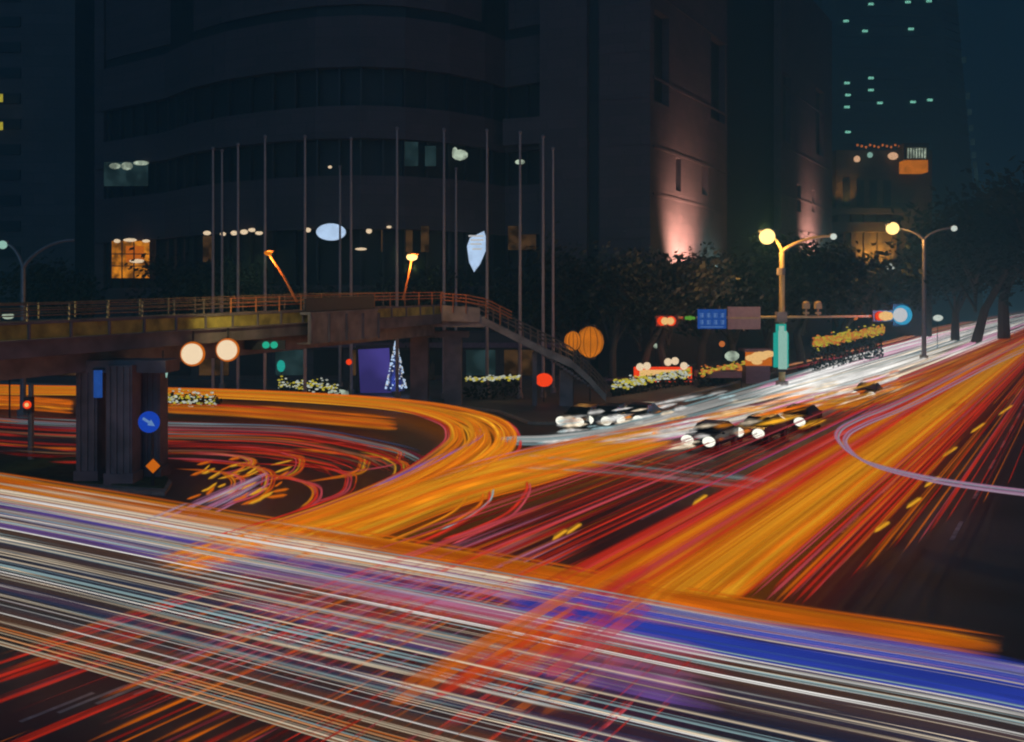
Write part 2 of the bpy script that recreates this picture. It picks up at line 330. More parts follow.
b.build('sign_bars', E['white'], t)
for px in (681, 808):                                               # facade floodlights on the avenue side
    p = right_at(px)-NR*1.0; q = right_at(px)
    z0 = HC+(HOR-278)/F_*p.y
    fx = thing('facade_floodlight', (p.x, p.y, z0), 'small floodlight washing the granite wall %s' % ('nearest the corner' if px == 681 else 'at the far end of the side facade'), 'floodlight', 'floodlights on the side facade')
    b = MB(); b.box((p.x, p.y, z0+.15), (.5, .5, .3)); b.build('housing', M['black'], fx); b = MB(); b.box((p.x, p.y, z0+.33), (.4, .4, .05)); b.build('lens', E['facade_lamp'], fx)
    b = MB(); b.slab(p-DR*.1, p+DR*.1, 1.0, z0, z0+.1); b.build('bracket', M['black'], fx)
    o = spot((p.x-NR.x*5-DR.x*1, p.y-NR.y*5-DR.y*1, z0+.4), (q.x+NR.x*.2, q.y+NR.y*.2, z0+5), 50000 if px == 681 else 90000, (1, .58, .42), 95, 1.0, 'uplight', .4)
# weak street glow on the facade

# ------------------------------------------------------------------ neighbours: left block, mid block, tower
t = thing('apartment_block', (-75, 150, 0), 'dark apartment block at the far left edge with two small lit windows', 'building')
b = MB(); b.prism([(-110, 150), (-68.5, 150), (-66, 190), (-110, 190)], 0, 70); b.build('wall', M['stone2'], t)
b = MB()
for z in range(4, 68, 4): b.box((-92, 149.9, z), (30, .2, 1.6))
b.build('window_bands', M['glass'], t)
for y in (98, 126): b = MB(); c = Q(-1, y, 147.5); b.box(c, (1.1, .2, 1.2)); b.build('lit_window', E['fairyy'], t)
t = thing('stone_hall', tuple(Vector((*right_at(838), 0))), 'ochre stone block with floodlit ledges beyond the granite building', 'building')
Ym = 200; b = MB()
def fr_box(b, px0, py0, px1, py1, Y, dep): a = Q(px0, py1, Y); c = Q(px1, py0, Y); b.box(((a.x+c.x)/2, Y+dep/2, (a.z+c.z)/2), (c.x-a.x, dep, c.z-a.z))
fr_box(b, 836, 150, 932, 340, Ym, 40); fr_box(b, 830, 208, 908, 214, Ym-1.5, 4); fr_box(b, 830, 222, 896, 232, Ym-1.5, 4); fr_box(b, 836, 262, 915, 268, Ym-1, 3)
for x in (838, 851, 864, 878, 892): fr_box(b, x, 214, x+5, 262, Ym-.8, 2)
b.build('wall', M['ochre'], t)
b = MB()
for x in (843, 857, 870, 884): fr_box(b, x, 180, x+7, 206, Ym-.3, 1)
fr_box(b, 846, 270, 905, 300, Ym-.3, 1); b.build('window', M['glass'], t)
b = MB(); fr_box(b, 905, 160, 928, 172, Ym-3, 3); b.build('lit_balcony', E['amber'], t)
b = MB(); fr_box(b, 904, 143, 929, 147, Ym-3, 4); fr_box(b, 904, 147, 906, 160, Ym-3, .5); fr_box(b, 927, 147, 929, 160, Ym-3, .5); b.build('balcony_canopy', M['ochre'], t)
b = MB()
for i in range(7): fr_box(b, 908+i*2.8, 148, 909+i*2.8, 158, Ym-2.5, .3)
b.build('balcony_lights', E['wincool'], t)
b = MB()
for i in range(12): fr_box(b, 857+i*4.2, 144+(i % 3), 858.6+i*4.2, 146+(i % 3), Ym-.5, .3)
b.build('bulb_string', E['dotor'], t)
b = MB(); b.ball(Q(857, 159, Ym-1), .7, 8); b.ball(Q(893, 156, Ym-1), .8, 8, (1.4, 1, 1)); b.build('wall_lamp', E['facade_lamp'], t)
b = MB(); b.ball(Q(870, 155, Ym-1), .6, 8); b.build('cool_wall_lamp', E['tealw'], t)
b = MB(); b.ball(Q(891, 267, Ym-2), .9, 8); b.build('entrance_lamp', E['cool'], t)
for x, y, yt, e, sz in ((832, 208, 190, 2500, 50), (848, 208, 190, 2500, 50), (868, 266, 240, 9000, 90), (885, 266, 240, 8000, 90)):
    p = Q(x, y, Ym-3.2); spot(p, Q(x, yt, Ym), e, (1, .5, .08), sz, 1.0, 'ledge_uplight', .4)
t = thing('office_tower', (140, 350, 0), 'tall dark office tower with scattered teal office lights', 'tower'); b = MB(); Yt = 350
def tp(px, y0, Y): return ((px-512)/F_*Y, Y)
low = [tp(822, 0, Yt), tp(985, 0, Yt), (tp(985, 0, Yt)[0]+8, Yt+50), (tp(822, 0, Yt)[0], Yt+50)]
z1 = 230; topx = (955-512)/F_*Yt-9
b.add([(*p, 0) for p in low]+[(low[0][0], Yt, z1), (topx, Yt, z1), (topx+6, Yt+48, z1), (low[3][0], Yt+50, z1)], [(0, 3, 2, 1), (4, 5, 6, 7), (0, 1, 5, 4), (1, 2, 6, 5), (2, 3, 7, 6), (3, 0, 4, 7)])
b.build('curtain_wall', M['tower'], t, keep=True)
b = MB()
for i in range(58): z = 4+i*3.9; b.box((low[0][0]+16.5, Yt-.2, z), (22, .5, .7)); b.box((low[0][0]+36, Yt-.2, z), (13, .4, .5))
b.build('floor_slabs', M['towerband'], t)
b = MB()
for i in range(70):
    z = 10+i*3.1; xr = low[1][0]+(topx-low[1][0])*z/z1; b.add([(xr-6, Yt-.5, z+2.2), (xr-.2, Yt-.8, z), (xr-.2, Yt-.8, z+.7), (xr-6, Yt-.5, z+2.9), (xr-6, Yt-.1, z+2.2), (xr-.2, Yt-.1, z), (xr-.2, Yt-.1, z+.7), (xr-6, Yt-.1, z+2.9)], [(0,1,2,3),(4,7,6,5),(0,4,5,1),(1,5,6,2),(2,6,7,3),(3,7,4,0)])
b.build('corner_fins', M['towerband'], t)
for x, y in ((871, 4), (846, 21), (865, 31), (911, 29), (908, 2), (929, 1), (827, 81), (847, 83), (871, 78), (848, 95), (871, 90), (880, 103), (913, 102), (930, 100), (847, 107), (848, 132), (818, 36), (828, 93)):
    b = MB(); b.box(Q(x, y, Yt-.9), (1.9, .3, .8)); b.build('office_light', E['dotteal'], t)
b = MB()
for y in (60, 96, 112, 128, 142, 155, 165, 172, 178, 184, 192, 202): b.box(Q(964+(y-60)*.105, y, Yt-1.2), (1.5, .3, 2.2))
b.build('edge_lights', E['dim'], t)

# ------------------------------------------------------------------ trees
def tree_meshes(kind, h, r, nl, ls, seed):
    R = random.Random(seed); tr = MB(); ends = []
    tr.tube([(0, 0, 0), (R.uniform(-.1, .1), 0, h*.3), (R.uniform(-.3, .3), R.uniform(-.2, .2), h*.62)], .035*h, 8, .016*h)
    for i in range(11):
        a = R.uniform(0, 6.28); z0 = h*R.uniform(.28, .55); e = Vector((math.cos(a)*r*R.uniform(.35, .85), math.sin(a)*r*R.uniform(.35, .85), h*R.uniform(.55, .92)))
        m = Vector((e.x*.4, e.y*.4, z0+(e.z-z0)*.55)); tr.tube([(0, 0, z0), m, e], .011*h, 5, .003*h); ends.append(e)
        for j in range(2): q = e+Vector((R.uniform(-1, 1), R.uniform(-1, 1), R.uniform(-.6, .8)))*r*.4; tr.tube([m, q], .004*h, 4, .0015*h); ends.append(q)
    lf = MB()
    for i in range(nl):
        e = R.choice(ends); v = Vector((R.gauss(0, 1), R.gauss(0, 1), R.gauss(0, .8)))*r*.20; c = e+v
        if c.z < h*.2: continue
        n = Vector((R.uniform(-1, 1), R.uniform(-1, 1), R.uniform(-.3, 1))).normalized(); u = n.orthogonal().normalized(); w = n.cross(u); s_ = ls*R.uniform(.6, 1.4)
        lf.add([c-u*s_, c-w*s_*.5, c+u*s_, c+w*s_*.5], [(0, 1, 2, 3)])
    return tr, lf
protos = []
for sd in range(4):
    tr, lf = tree_meshes('t', 1, .42, 2600, .022, sd+3)
    t1 = tr.build('trunk', M['bark']).data; l1 = lf.build('crown', M['leaf']).data; l2 = lf.build('crown', M['leaf2']).data
    for o in list(S.collection.objects):
        if o.data in (t1, l1, l2): bpy.data.objects.remove(o)
    protos.append((t1, l1, l2))
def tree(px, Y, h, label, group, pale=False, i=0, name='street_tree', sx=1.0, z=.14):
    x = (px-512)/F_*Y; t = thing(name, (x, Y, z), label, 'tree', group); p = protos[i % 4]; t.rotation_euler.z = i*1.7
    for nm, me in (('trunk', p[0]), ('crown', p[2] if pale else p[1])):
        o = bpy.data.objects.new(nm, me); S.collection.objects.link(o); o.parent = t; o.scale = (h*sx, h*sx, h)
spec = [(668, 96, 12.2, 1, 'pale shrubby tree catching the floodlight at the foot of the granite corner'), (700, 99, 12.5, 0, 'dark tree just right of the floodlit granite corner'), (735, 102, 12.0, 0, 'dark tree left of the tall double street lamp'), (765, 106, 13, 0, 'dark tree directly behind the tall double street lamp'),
 (803, 112, 14, 0, 'dark tree right of the tall double street lamp'), (838, 128, 16.0, 0, 'dark tree before the ochre stone block'), (872, 150, 15, 0, 'dark tree below the entrance lamp of the ochre block'),
 (975, 172, 22, 0, 'tall dark tree right of the far double street lamp'), (1004, 190, 28, 0, 'dense dark tree near the right edge over the white light streaks'), (1036, 175, 30, 0, 'dark tree cut by the right edge of the picture'), (955, 185, 20, 0, 'smaller dark tree behind the far street lamp'),
 (640, 95, 11, 0, 'dark tree between the stairs and the granite corner'), (612, 93, 10.5, 0, 'dark tree behind the orange lanterns'), (575, 98, 11.5, 0, 'dark tree behind the lower footbridge stairs'),
 (192, 104, 12, 0, 'dark bushy tree hiding the right half of the orange shop window'), (66, 106, 12, 0, 'dark tree left of the orange shop window'), (215, 100, 11, 0, 'dark tree behind the leftmost flagpoles'), (430, 98, 11, 0, 'dark tree behind the orange lamp on the footbridge'), (540, 100, 13, 0, 'dark tree behind the rightmost flagpole'), (320, 99, 9.5, 0, 'dark tree behind the middle of the footbridge')]
for i, (px, Y, h, pale, lab) in enumerate(spec): tree(px, Y, h, lab, 'dark trees along the pavement', bool(pale), i, sx=1.25)

# ------------------------------------------------------------------ flagpoles
poles = [(213, 150, 83), (222, 152, 88), (238, 146, 82), (265, 138, 80), (305, 138, 79), (340, 168, 90), (351, 140, 82), (397, 130, 80), (444, 131, 79), (456, 170, 92), (487, 132, 80), (520, 134, 79), (543, 138, 80), (553, 150, 84)]
order = ['first', 'second', 'third', 'fourth', 'fifth', 'sixth', 'seventh', 'eighth', 'ninth', 'tenth', 'eleventh', 'twelfth', 'thirteenth', 'fourteenth']
for i, (px, py, Y) in enumerate(poles):
    top = Q(px, py, Y); t = thing('flagpole', (top.x, Y, .14), 'slim grey flagpole, %s from the left in the row behind the footbridge' % order[i], 'flagpole', 'flagpoles before the granite building')
    b = MB(); b.tube([(top.x, Y, .14), (top.x, Y, top.z)], .15, 8, .08); b.build('pole', M['polel'], t); b = MB(); b.ball((top.x, Y, top.z+.12), .16, 8); b.build('finial', M['pole'], t)
    b = MB(); b.tube([(top.x, Y, .14), (top.x, Y, .6)], .28, 10); b.build('base', M['concrete'], t)

# ------------------------------------------------------------------ footbridge
A0 = Vector((-17.8, 42.0)); AB = Vector((12.7, 31.0)); 
def bp(t): return A0+AB*t
def rise(t): return .62*(t+.16)/1.16
br = thing('footbridge', (-12, 56, 0), 'concrete pedestrian footbridge with yellow lit parapet crossing the road at the left', 'footbridge')
T0, T1 = -.62, 1.0; N = 26; ts = [T0+(T1-T0)*i/N for i in range(N+1)]
gd = MB(); fa = MB(); pl = MB(); dk = MB(); ra = MB(); ro = MB(); po = MB()
gap = (.43, .66)
for u, v in zip(ts[:-1], ts[1:]):
    a, b = bp(u), bp(v); ru, rv = rise(u), rise(v)
    gd.slab(a, b, 2.6, 4.95+ru, 5.9+ru, 4.95+rv, 5.9+rv, off=.9); dk.slab(a, b, 4.2, 6.12+ru, 6.45+ru, 6.12+rv, 6.45+rv, off=.15)
    for o_, th in ((0, .18), (4.3, .18)): fa.slab(a, b, th, 5.85+ru, 6.5+ru, 5.85+rv, 6.5+rv, off=o_)
    fa.slab(a, b, .3, 6.5+ru, 6.58+ru, 6.5+rv, 6.58+rv, off=-.12)
    pl.slab(a, b, .12, 6.6+ru, 7.18+ru, 6.6+rv, 7.18+rv, off=-.04); fa.slab(a, b, .2, 7.19+ru, 7.3+ru, 7.19+rv, 7.3+rv, off=-.09)
    fa.slab(a, b, .14, 6.58+ru, 7.2+ru, 6.58+rv, 7.2+rv, off=4.3)
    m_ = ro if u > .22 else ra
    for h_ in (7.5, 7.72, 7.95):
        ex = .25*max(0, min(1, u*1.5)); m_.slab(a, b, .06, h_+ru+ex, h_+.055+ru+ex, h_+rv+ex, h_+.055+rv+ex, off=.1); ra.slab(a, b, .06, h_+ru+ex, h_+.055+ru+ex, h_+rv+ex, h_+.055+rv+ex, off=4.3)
    for q in (u,):
        p = bp(q); rr = rise(q); ex = .25*max(0, min(1, q*1.5)); m_.box((p.x-.05, p.y+.05, 7.62+rr+ex/2), (.06, .06, .72+ex)); ra.box((p.x-3.9, p.y+1.7, 7.62+rr+ex/2), (.06, .06, .72+ex))
        po.box((p.x+.06, p.y-.03, 6.9+rr), (.1, .1, .62), Matrix.Rotation(math.atan2(AB.y, AB.x), 3, 'Z'))
gd.build('girder', M['concrete'], br); fa.build('fascia', M['concrete_d'], br); pl.build('yellow_lit_parapet', M['planter'], br); dk.build('deck', M['concrete'], br)
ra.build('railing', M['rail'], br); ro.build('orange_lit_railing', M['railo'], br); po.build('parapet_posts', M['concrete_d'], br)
# projecting bay with panels
b = MB(); a, c = bp(.43), bp(.66); b.slab(a, c, .12, 5.72, 7.35, 5.85, 7.5, off=-.75); b.slab(a, c, .9, 5.66, 5.72, 5.79, 5.85, off=-.8); b.slab(a, c, .7, 7.36, 7.5, 7.51, 7.65, off=-.8); b.build('projecting_bay', M['concrete'], br)
b = MB(); b.slab(a, c, .1, 7.55, 8.3, 7.7, 8.5, off=-.5); b.build('bay_screen', M['frame'], br)
b = MB()
for i in range(5): q = .43+.23*i/4; p = bp(q); b.slab(p, p+AB.normalized()*.12, .1, 5.75, 7.4, off=-.86)
b.build('bay_ribs', M['concrete_d'], br)
# landing and stairs to the right, at the far end of the bridge
E1 = bp(1.0); Ys = E1.y
ld = MB(); ld.prism([(E1.x-1, Ys-.4), (E1.x+3.1, Ys-.8), (E1.x+3.1, Ys+2.8), (E1.x-4.5, Ys+4.4)], 6.2, 7.0); ld.build('landing', M['concrete'], br)
def sx(px): return (px-512)/F_*72.2
st = MB(); prof = [(478, 322, 303), (545, 356, 336), (572, 368, 350), (590, 384, 366), (606, 402, 384)]
for (x0, b0, t0), (x1, b1, t1) in zip(prof[:-1], prof[1:]):
    za, zb, zc, zd = (HC+(HOR-k_)/F_*72.2 for k_ in (b0, t0, b1, t1))
    for off in (0, 2.6): st.hexa([(sx(x0), 72.2+off, max(za, .14)), (sx(x1), 72.2+off, max(zc, .14)), (sx(x1), 72.35+off, max(zc, .14)), (sx(x0), 72.35+off, max(za, .14)), (sx(x0), 72.2+off, za+.55), (sx(x1), 72.2+off, zc+.55), (sx(x1), 72.35+off, zc+.55), (sx(x0), 72.35+off, za+.55)])
    st.hexa([(sx(x0), 72.4, za), (sx(x1), 72.4, zc), (sx(x1), 74.75, zc), (sx(x0), 74.75, za), (sx(x0), 72.4, za+.3), (sx(x1), 72.4, zc+.3), (sx(x1), 74.75, zc+.3), (sx(x0), 74.75, za+.3)])
st.build('stair_flight', M['concrete'], br)
b = MB()
for dz in (0, -.25, -.5):
    b.tube([Q(441, 293.5, 72.4)+Vector((0, 0, dz)), Q(466, 295, 72.0)+Vector((0, 0, dz)), Q(486, 299, 72.0)+Vector((0, 0, dz)), Q(512, 312, 72.0)+Vector((0, 0, dz))], .05, 6)
for px_, py_ in ((441, 293.5), (453, 294.2), (466, 295), (486, 299), (500, 306)): q_ = Q(px_, py_, 72.0); b.tube([q_-Vector((0, 0, 1.4)), q_], .04, 5)
b.build('landing_railing', M['railo'], br)
b = MB(); b.hexa([tuple(Q(441, 321, 72.1)), tuple(Q(480, 322, 72.1)), tuple(Q(480, 322, 72.2)), tuple(Q(441, 321, 72.2)), tuple(Q(441, 305, 72.1)), tuple(Q(480, 308, 72.1)), tuple(Q(480, 308, 72.2)), tuple(Q(441, 305, 72.2))]); b.build('landing_parapet', M['concrete'], br)
b = MB(); zt0 = 6.6
for i in range(38): f_ = i/38; x = sx(478+128*f_); z = HC+(HOR-(322+80*f_**1.15))/F_*72.2+.34; b.box((x, 73.6, z), (.27, 2.3, .17))
b.build('steps', M['concrete_d'], br)
b = MB(); rl = [(462, 300), (478, 303), (545, 336), (572, 350), (592, 368), (608, 386)]
for dz in (0, -.3, -.6):
    for y_ in (72.25, 74.9): b.tube([(sx(x), y_, HC+(HOR-y)/F_*72.2+dz+.15) for x, y in rl], .045, 6)
for i in range(18):
    f_ = i/17; xx = 478+128*f_; k_ = np.interp(xx, [r[0] for r in rl], [r[1] for r in rl]); z = HC+(HOR-k_)/F_*72.2
    for y_ in (72.25, 74.9): b.tube([(sx(xx), y_, z-1.0), (sx(xx), y_, z+.15)], .035, 5)
b.build('stair_railing', M['rail'], br)
b = MB(); x = sx(567); b.box((x, 73.6, 1.5), (1.0, 1.0, 2.8)); x = sx(535); b.box((x, 73.6, 2.2), (.35, .5, 4.2)); b.build('stair_pier', M['concrete_d'], br)
b = MB()                                                               # far-end piers
for px in (418, 452): x = (px-512)/F_*73; b.box((x, 74.4, 2.85), (1.35, 1.2, 5.5)); 
b.box(((435-512)/F_*73, 74.6, 5.6), (5.0, 1.6, .5)); b.build('pier', M['concrete_d'], br)
for i in range(3): pass
b = MB(); Yp = 42.3
def colr(px0, px1, Y, rib):
    x0, x1 = (px0-512)/F_*Y, (px1-512)/F_*Y; w = x1-x0; b.box(((x0+x1)/2, Y+.5, 2.75), (w, 1.0, 5.2))
    for i in range(rib): b.box((x0+w*(i+.5)/rib, Y-.03, 2.75), (w/rib*.45, .08, 5.1))
    b.box(((x0+x1)/2, Y+.5, .4), (w+.15, 1.2, .5))
colr(76, 97, 42.2, 3); colr(106, 132, 41.6, 4); colr(133, 160, 43.2, 5); b.box(((118-512)/F_*42.6, 43, 5.25), (4.6, 1.8, .55)); b.build('pier', M['concrete_d'], br)
# things fixed on or near the piers
c = Q(98, 384, 42.0); b = MB(); t = thing('banner', tuple(c-Vector((0, 0, .6))), 'small blue lit banner between the near footbridge piers', 'banner'); b.box(c, (.36, .06, 1.2)); b.build('banner_face', E['bluesign'], t); b = MB(); b.box(c+Vector((0, .06, .65)), (.5, .08, .06)); b.build('bracket', M['black'], t)
def round_sign():
    c = Q(149, 422, 41.0); t = thing('direction_sign', (c.x, c.y, .16), 'round blue sign with white slanting arrow on a dark post at the pier', 'road sign')
    b = MB(); b.disc(c, .46, .05, 28); b.build('sign_face', E['blueround'], t)
    b = MB(); d = Vector((.77, 0, -.5)).normalized(); n = Vector((.5, 0, .77)); y = Vector((0, -.035, 0)); c2 = c+y
    for s_ in (1,):
        pts = [c2-d*.3+n*.06, c2+d*.02+n*.06, c2+d*.02+n*.16, c2+d*.32, c2+d*.02-n*.16, c2+d*.02-n*.06, c2-d*.3-n*.06]
        m = len(pts); b.add(pts+[p+Vector((0, .015, 0)) for p in pts], [tuple(range(m)), tuple(range(m, 2*m))[::-1]]+[(i, m+i, m+(i+1) % m, (i+1) % m) for i in range(m)])
    b.build('arrow', E['bluemark'], t); b = MB(); b.tube([(c.x+.1, c.y+.12, .16), (c.x+.1, c.y+.12, c.z+.4)], .06, 8); b.build('post', M['black'], t)
    c = Q(153, 466, 40.9); t = thing('warning_sign', (c.x, c.y, .16), 'small orange diamond warning sign low on the near pier', 'road sign')
    b = MB(); s_ = .32; b.box(c, (s_*1.35, .04, s_*1.35), Matrix.Rotation(math.pi/4, 3, 'Y')); b.build('sign_face', E['orange_sign'], t); b = MB(); b.tube([(c.x, c.y+.08, .16), (c.x, c.y+.08, c.z+.25)], .04, 8); b.build('post', M['black'], t)
    b = MB(); b.disc(c+Vector((0, .05, 0)), .42, .03, 4); b.build('sign_back', M['black'], t)
round_sign()
c = Q(163, 372, 44); t = thing('lantern', tuple(c-Vector((0, 0, .4))), 'small white tapered lantern hanging under the footbridge', 'lantern'); b = MB(); b.tube([c-Vector((0, 0, .38)), c+Vector((0, 0, .38))], .14, 10, .3); b.build('shade', E['tealw'], t); b = MB(); b.tube([c+Vector((0, 0, .38)), c+Vector((0, 0, 1.0))], .03, 6); b.build('rod', M['black'], t)
for i, (x, y) in enumerate(((192, 354), (227, 350))):                  # the pair of big warm signal lamps hanging under the girder
    Y = 46+i*2.2; c = Q(x, y, Y); t = thing('signal_lamp', tuple(c), 'big round warm white lamp with orange rim under the footbridge, %s of the pair' % ('left' if i == 0 else 'right'), 'signal lamp', 'pair of round lamps under the footbridge')
    b = MB(); b.disc(c, .50, .12, 28); b.build('lens', E['warmw'], t); b = MB(); b.disc(c+Vector((0, .1, 0)), .59, .1, 28); b.build('orange_rim', E['orange_sign'], t); b = MB(); b.disc(c+Vector((0, .2, 0)), .6, .1, 20); b.tube([c+Vector((0, .2, .3)), c+Vector((0, .2, 1.1))], .05, 6); b.build('housing', M['black'], t)
c = Q(270, 345, 52); t = thing('green_signal', tuple(c), 'twin green traffic signal hanging under the footbridge bay', 'traffic light')
b = MB(); b.box(c+Vector((-.3, .15, 0)), (2.2, .2, .5)); b.build('housing', M['black'], t)
for dx in (-.22, .22): b = MB(); b.disc(c+Vector((dx, 0, 0)), .19, .1, 16); b.build('lens', E['green'], t)
# signal post at far left
c = Q(31, 404, 48); t = thing('pedestrian_signal', (c.x, 48, .16), 'grey post with a glowing red signal on the island at far left', 'traffic light')
b = MB(); b.tube([(c.x, 48, .16), (c.x, 48, c.z+1.0)], .16, 8, .13); b.build('post', M['pole'], t); b = MB(); b.box((c.x, 47.8, c.z), (.4, .3, .75)); b.build('housing', M['black'], t); b = MB(); b.disc((c.x, 47.62, c.z), .2, .06, 16); b.build('lens', E['red'], t)
b = MB(); b.disc((c.x, 47.58, c.z), .1, .06, 12); b.build('lens_core', E['redhot'], t)

# ------------------------------------------------------------------ lamps
def double_lamp(name, px, Y, toppy, L, R_, label, m, base_z=.14, r=.16, power=0):
    x = (px-512)/F_*Y; t = thing(name, (x, Y, base_z), label, 'street lamp', 'street lamps'); top = Q(px, toppy, Y)
    b = MB(); b.tube([(x, Y, base_z), (x, Y, top.z)], r, 10, r*.75); b.build('pole', m, t); b = MB(); b.tube([(x, Y, base_z), (x, Y, base_z+1)], r*1.8, 10); b.build('base', M['concrete'], t)
    for (ax, ay, em, rr) in (L, R_):
        e = Q(ax, ay, Y); b = MB(); pts = []
        for i in range(9):
            u = i/8; pts.append((x+(e.x-x)*u**1.3, Y, top.z+(e.z-top.z)*math.sin(u*math.pi/2)))
        b.tube(pts, r*.55, 7, r*.35); b.build('arm', m, t); sg = 1 if e.x > x else -1
        if em is None: continue
        h = MB(); h.ball((e.x+sg*.1, Y+.1, e.z+rr*.55), rr*.8, 12, (1.3, .8, .4)); hd = h.build('lamp_head', M['pole'], t)
        h = MB(); h.ball((e.x+sg*.1, Y-.1, e.z-.06), rr, 16, (.92, .9, .9)); h.build('lamp_glass', em, hd, True)
    return x, top
x, top = double_lamp('street_lamp', 782, 84, 252, (768, 236, E['sodium'], .75), (832, 236, E['cool'], .3), 'tall yellowish lamp post with a blazing orange lamp over the signs', M['yellowpole'], r=.30)
point(Q(767, 238, 83), 2600, (1, .5, .12), .5); point(Q(779, 285, 81), 60, (1, .62, .2), .5)  # second point light is an addition with no lamp, warming the post
double_lamp('street_lamp', 924, 125, 240, (893, 228, E['sodium'], .9), (953, 228, E['cool'], .42), 'far twin armed grey lamp post with one blazing and one pale lamp', M['pole'], r=.3)
point(Q(893, 231, 124), 3600, (1, .5, .12), .5)
double_lamp('street_lamp', 23, 62, 268, (5, 244, E['tealw'], .3), (74, 240, None, .2), 'curved twin armed grey lamp rising behind the footbridge at far left', M['pole'], r=.2)
def bridge_lamp(p0, p1, Y, em, r, label, power):
    a, e = Q(*p0, Y), Q(*p1, Y); t = thing('bridge_lamp', tuple(a), label, 'lamp', 'orange lamps on the footbridge')
    b = MB(); b.tube([a, a+(e-a)*.5+Vector((.05, 0, .1)), e], .09, 8, .06); b.build('pole', M['railo'], t); b = MB(); b.ball(e, r, 10, (1.2, .8, .8)); b.build('lamp_glass', em, t, True); b = MB(); b.ball(e+Vector((.1, 0, r*.6)), r*.9, 10, (1.5, .8, .4)); b.build('lamp_head', M['railo'], t)
    point(e+Vector((0, -.5, -.5)), power, (1, .5, .12), .3)
bridge_lamp((403, 300), (412, 257), 69, E['sodium'], .34, 'leaning footbridge lamp glowing bright orange near the stairs', 420)
bridge_lamp((297, 302), (268, 253), 57, E['amber'], .2, 'leaning footbridge lamp with a dim head at the panelled bay', 300)
spot(Vector((-26, 32, 11)), Vector((-20.5, 38.5, 6.9)), 3600, (1, .85, .25), 70, 1, 'parapet_fill_spot', .3)  # added spot with no fitting, throws yellow light on the near parapet
spot(Vector((-13, 45, 10.5)), Vector((-14, 50, 6.9)), 1000, (1, .8, .3), 80, 1, 'parapet_fill_spot', .3)  # second added spot, also without a fitting, farther along the parapet

# gantry on the main lamp post
Y = 83.4; t = thing('signal_gantry', tuple(Q(781, 322, Y)), 'long horizontal signal arm across the yellowish lamp post', 'signal arm')
b = MB(); b.tube([Q(655, 318, Y), Q(781, 317, Y), Q(893, 316, Y)], .12, 8, .1); b.build('arm', M['yellowpole'], t); b = MB(); b.box(Q(781, 317, Y), (.9, .7, .9)); b.tube([Q(781, 268, Y), Q(781, 275, Y)], .36, 8); b.build('clamp', M['concrete'], t)
c = Q(712, 319, Y-.3); t = thing('street_name_sign', tuple(c-Vector((0, 0, .9))), 'small blue rectangular sign with rows of pale characters', 'sign')
b = MB(); b.box(c, (2.5, .1, 1.7)); b.build('panel', E['bluesign'], t); b = MB()
R = random.Random(5)
for r_ in range(2):
    for q in range(4):
        cc = c+Vector((-.9+q*.6, -.07, .32-r_*.6))
        for k_ in range(3): b.box(cc+Vector((0, 0, -.14+k_*.14)), (.3+.08*R.random(), .02, .04))
        b.box(cc+Vector((R.uniform(-.08, .08), -.002, 0)), (.05, .022, .36))
b.box(c+Vector((0, -.07, -.68)), (2.0, .02, .05)); b.build('lettering', E['bluemark'], t, keep=True)
c = Q(744, 318, Y-.3); t = thing('plain_sign', tuple(c-Vector((0, 0, 1))), 'dull pink rectangular sign panel beside the small blue sign', 'sign'); b = MB(); b.box(c, (2.85, .1, 1.95)); b.build('panel', M['signpink'], t)
b = MB(); b.box(c+Vector((0, -.07, 0)), (2.6, .03, .12)); b.box(c+Vector((0, .1, -.9)), (.1, .1, .4)); b.build('crossbar', M['yellowpole'], t)
point(c+Vector((0, -3, 1)), 30, (1, .72, .6), .5)  # added point light without a fitting, brightens the pink panel
def tl(px, py, label, lenses, Y=Y, w=1.5, h=.6):
    c = Q(px, py, Y-.35); t = thing('traffic_light', tuple(c), label, 'traffic light', 'traffic lights on the signal arm'); b = MB(); b.box(c+Vector((0, .15, 0)), (w, .25, h)); hs = b.build('housing', M['black'], t)
    for k_, (dx, em, r) in enumerate(lenses): b = MB(); b.disc(c+Vector((dx, -.02-.015*k_, 0)), r, .12, 18); b.build('lens', em, hs)
tl(667, 321, 'glowing red traffic light at the left end of the signal arm', [(-.45, E['red'], .4), (.35, E['red'], .42), (-.2, E['redhot'], .33), (.28, E['redhot'], .33)], w=1.9, h=.95)
tl(884, 316, 'bright red white traffic light toward the right end of the signal arm', [(-.35, E['red'], .42), (.1, E['redhot'], .42), (-.2, E['redhot'], .3), (.4, E['redhot'], .36)], w=1.9, h=.95)
tl(901, 315, 'big blue white glowing traffic light at the right tip of the signal arm', [(.1, E['blue'], .85), (-.1, E['white'], .62)], w=1.4, h=1.9)
for i, x in enumerate((806, 818)):
    c = Q(x, 309, Y); t = thing('arm_camera', tuple(c-Vector((0, 0, .5))), 'small upright camera housing on the signal arm, %s of two' % ('left' if i == 0 else 'right'), 'camera', 'cameras on the signal arm')
    b = MB(); b.tube([c-Vector((0, 0, .75)), c], .08, 8); b.build('stem', M['yellowpole'], t); b = MB(); b.box(c+Vector((0, 0, .25)), (.55, .5, .45)); b.ball(c+Vector((0, 0, .55)), .3, 10, (1, 1, .5)); b.box(c-Vector((0, 0, .35)), (.45, .4, .2)); b.build('camera_body', M['yellowpole'], t)
c = Q(690, 318, Y-.2); tl(690, 318, 'small green arrow light between the red light and the blue sign', [(-.3, E['fairyg'], .16), (0, E['fairyg'], .2), (.3, E['fairyg'], .14)], w=1.1, h=.4)
point(Q(668, 321, 81), 260, (1, .08, .02), .4); point(Q(884, 316, 81), 350, (1, .06, .04), .4); point(Q(903, 315, 81), 700, (.05, .5, 1), .4)
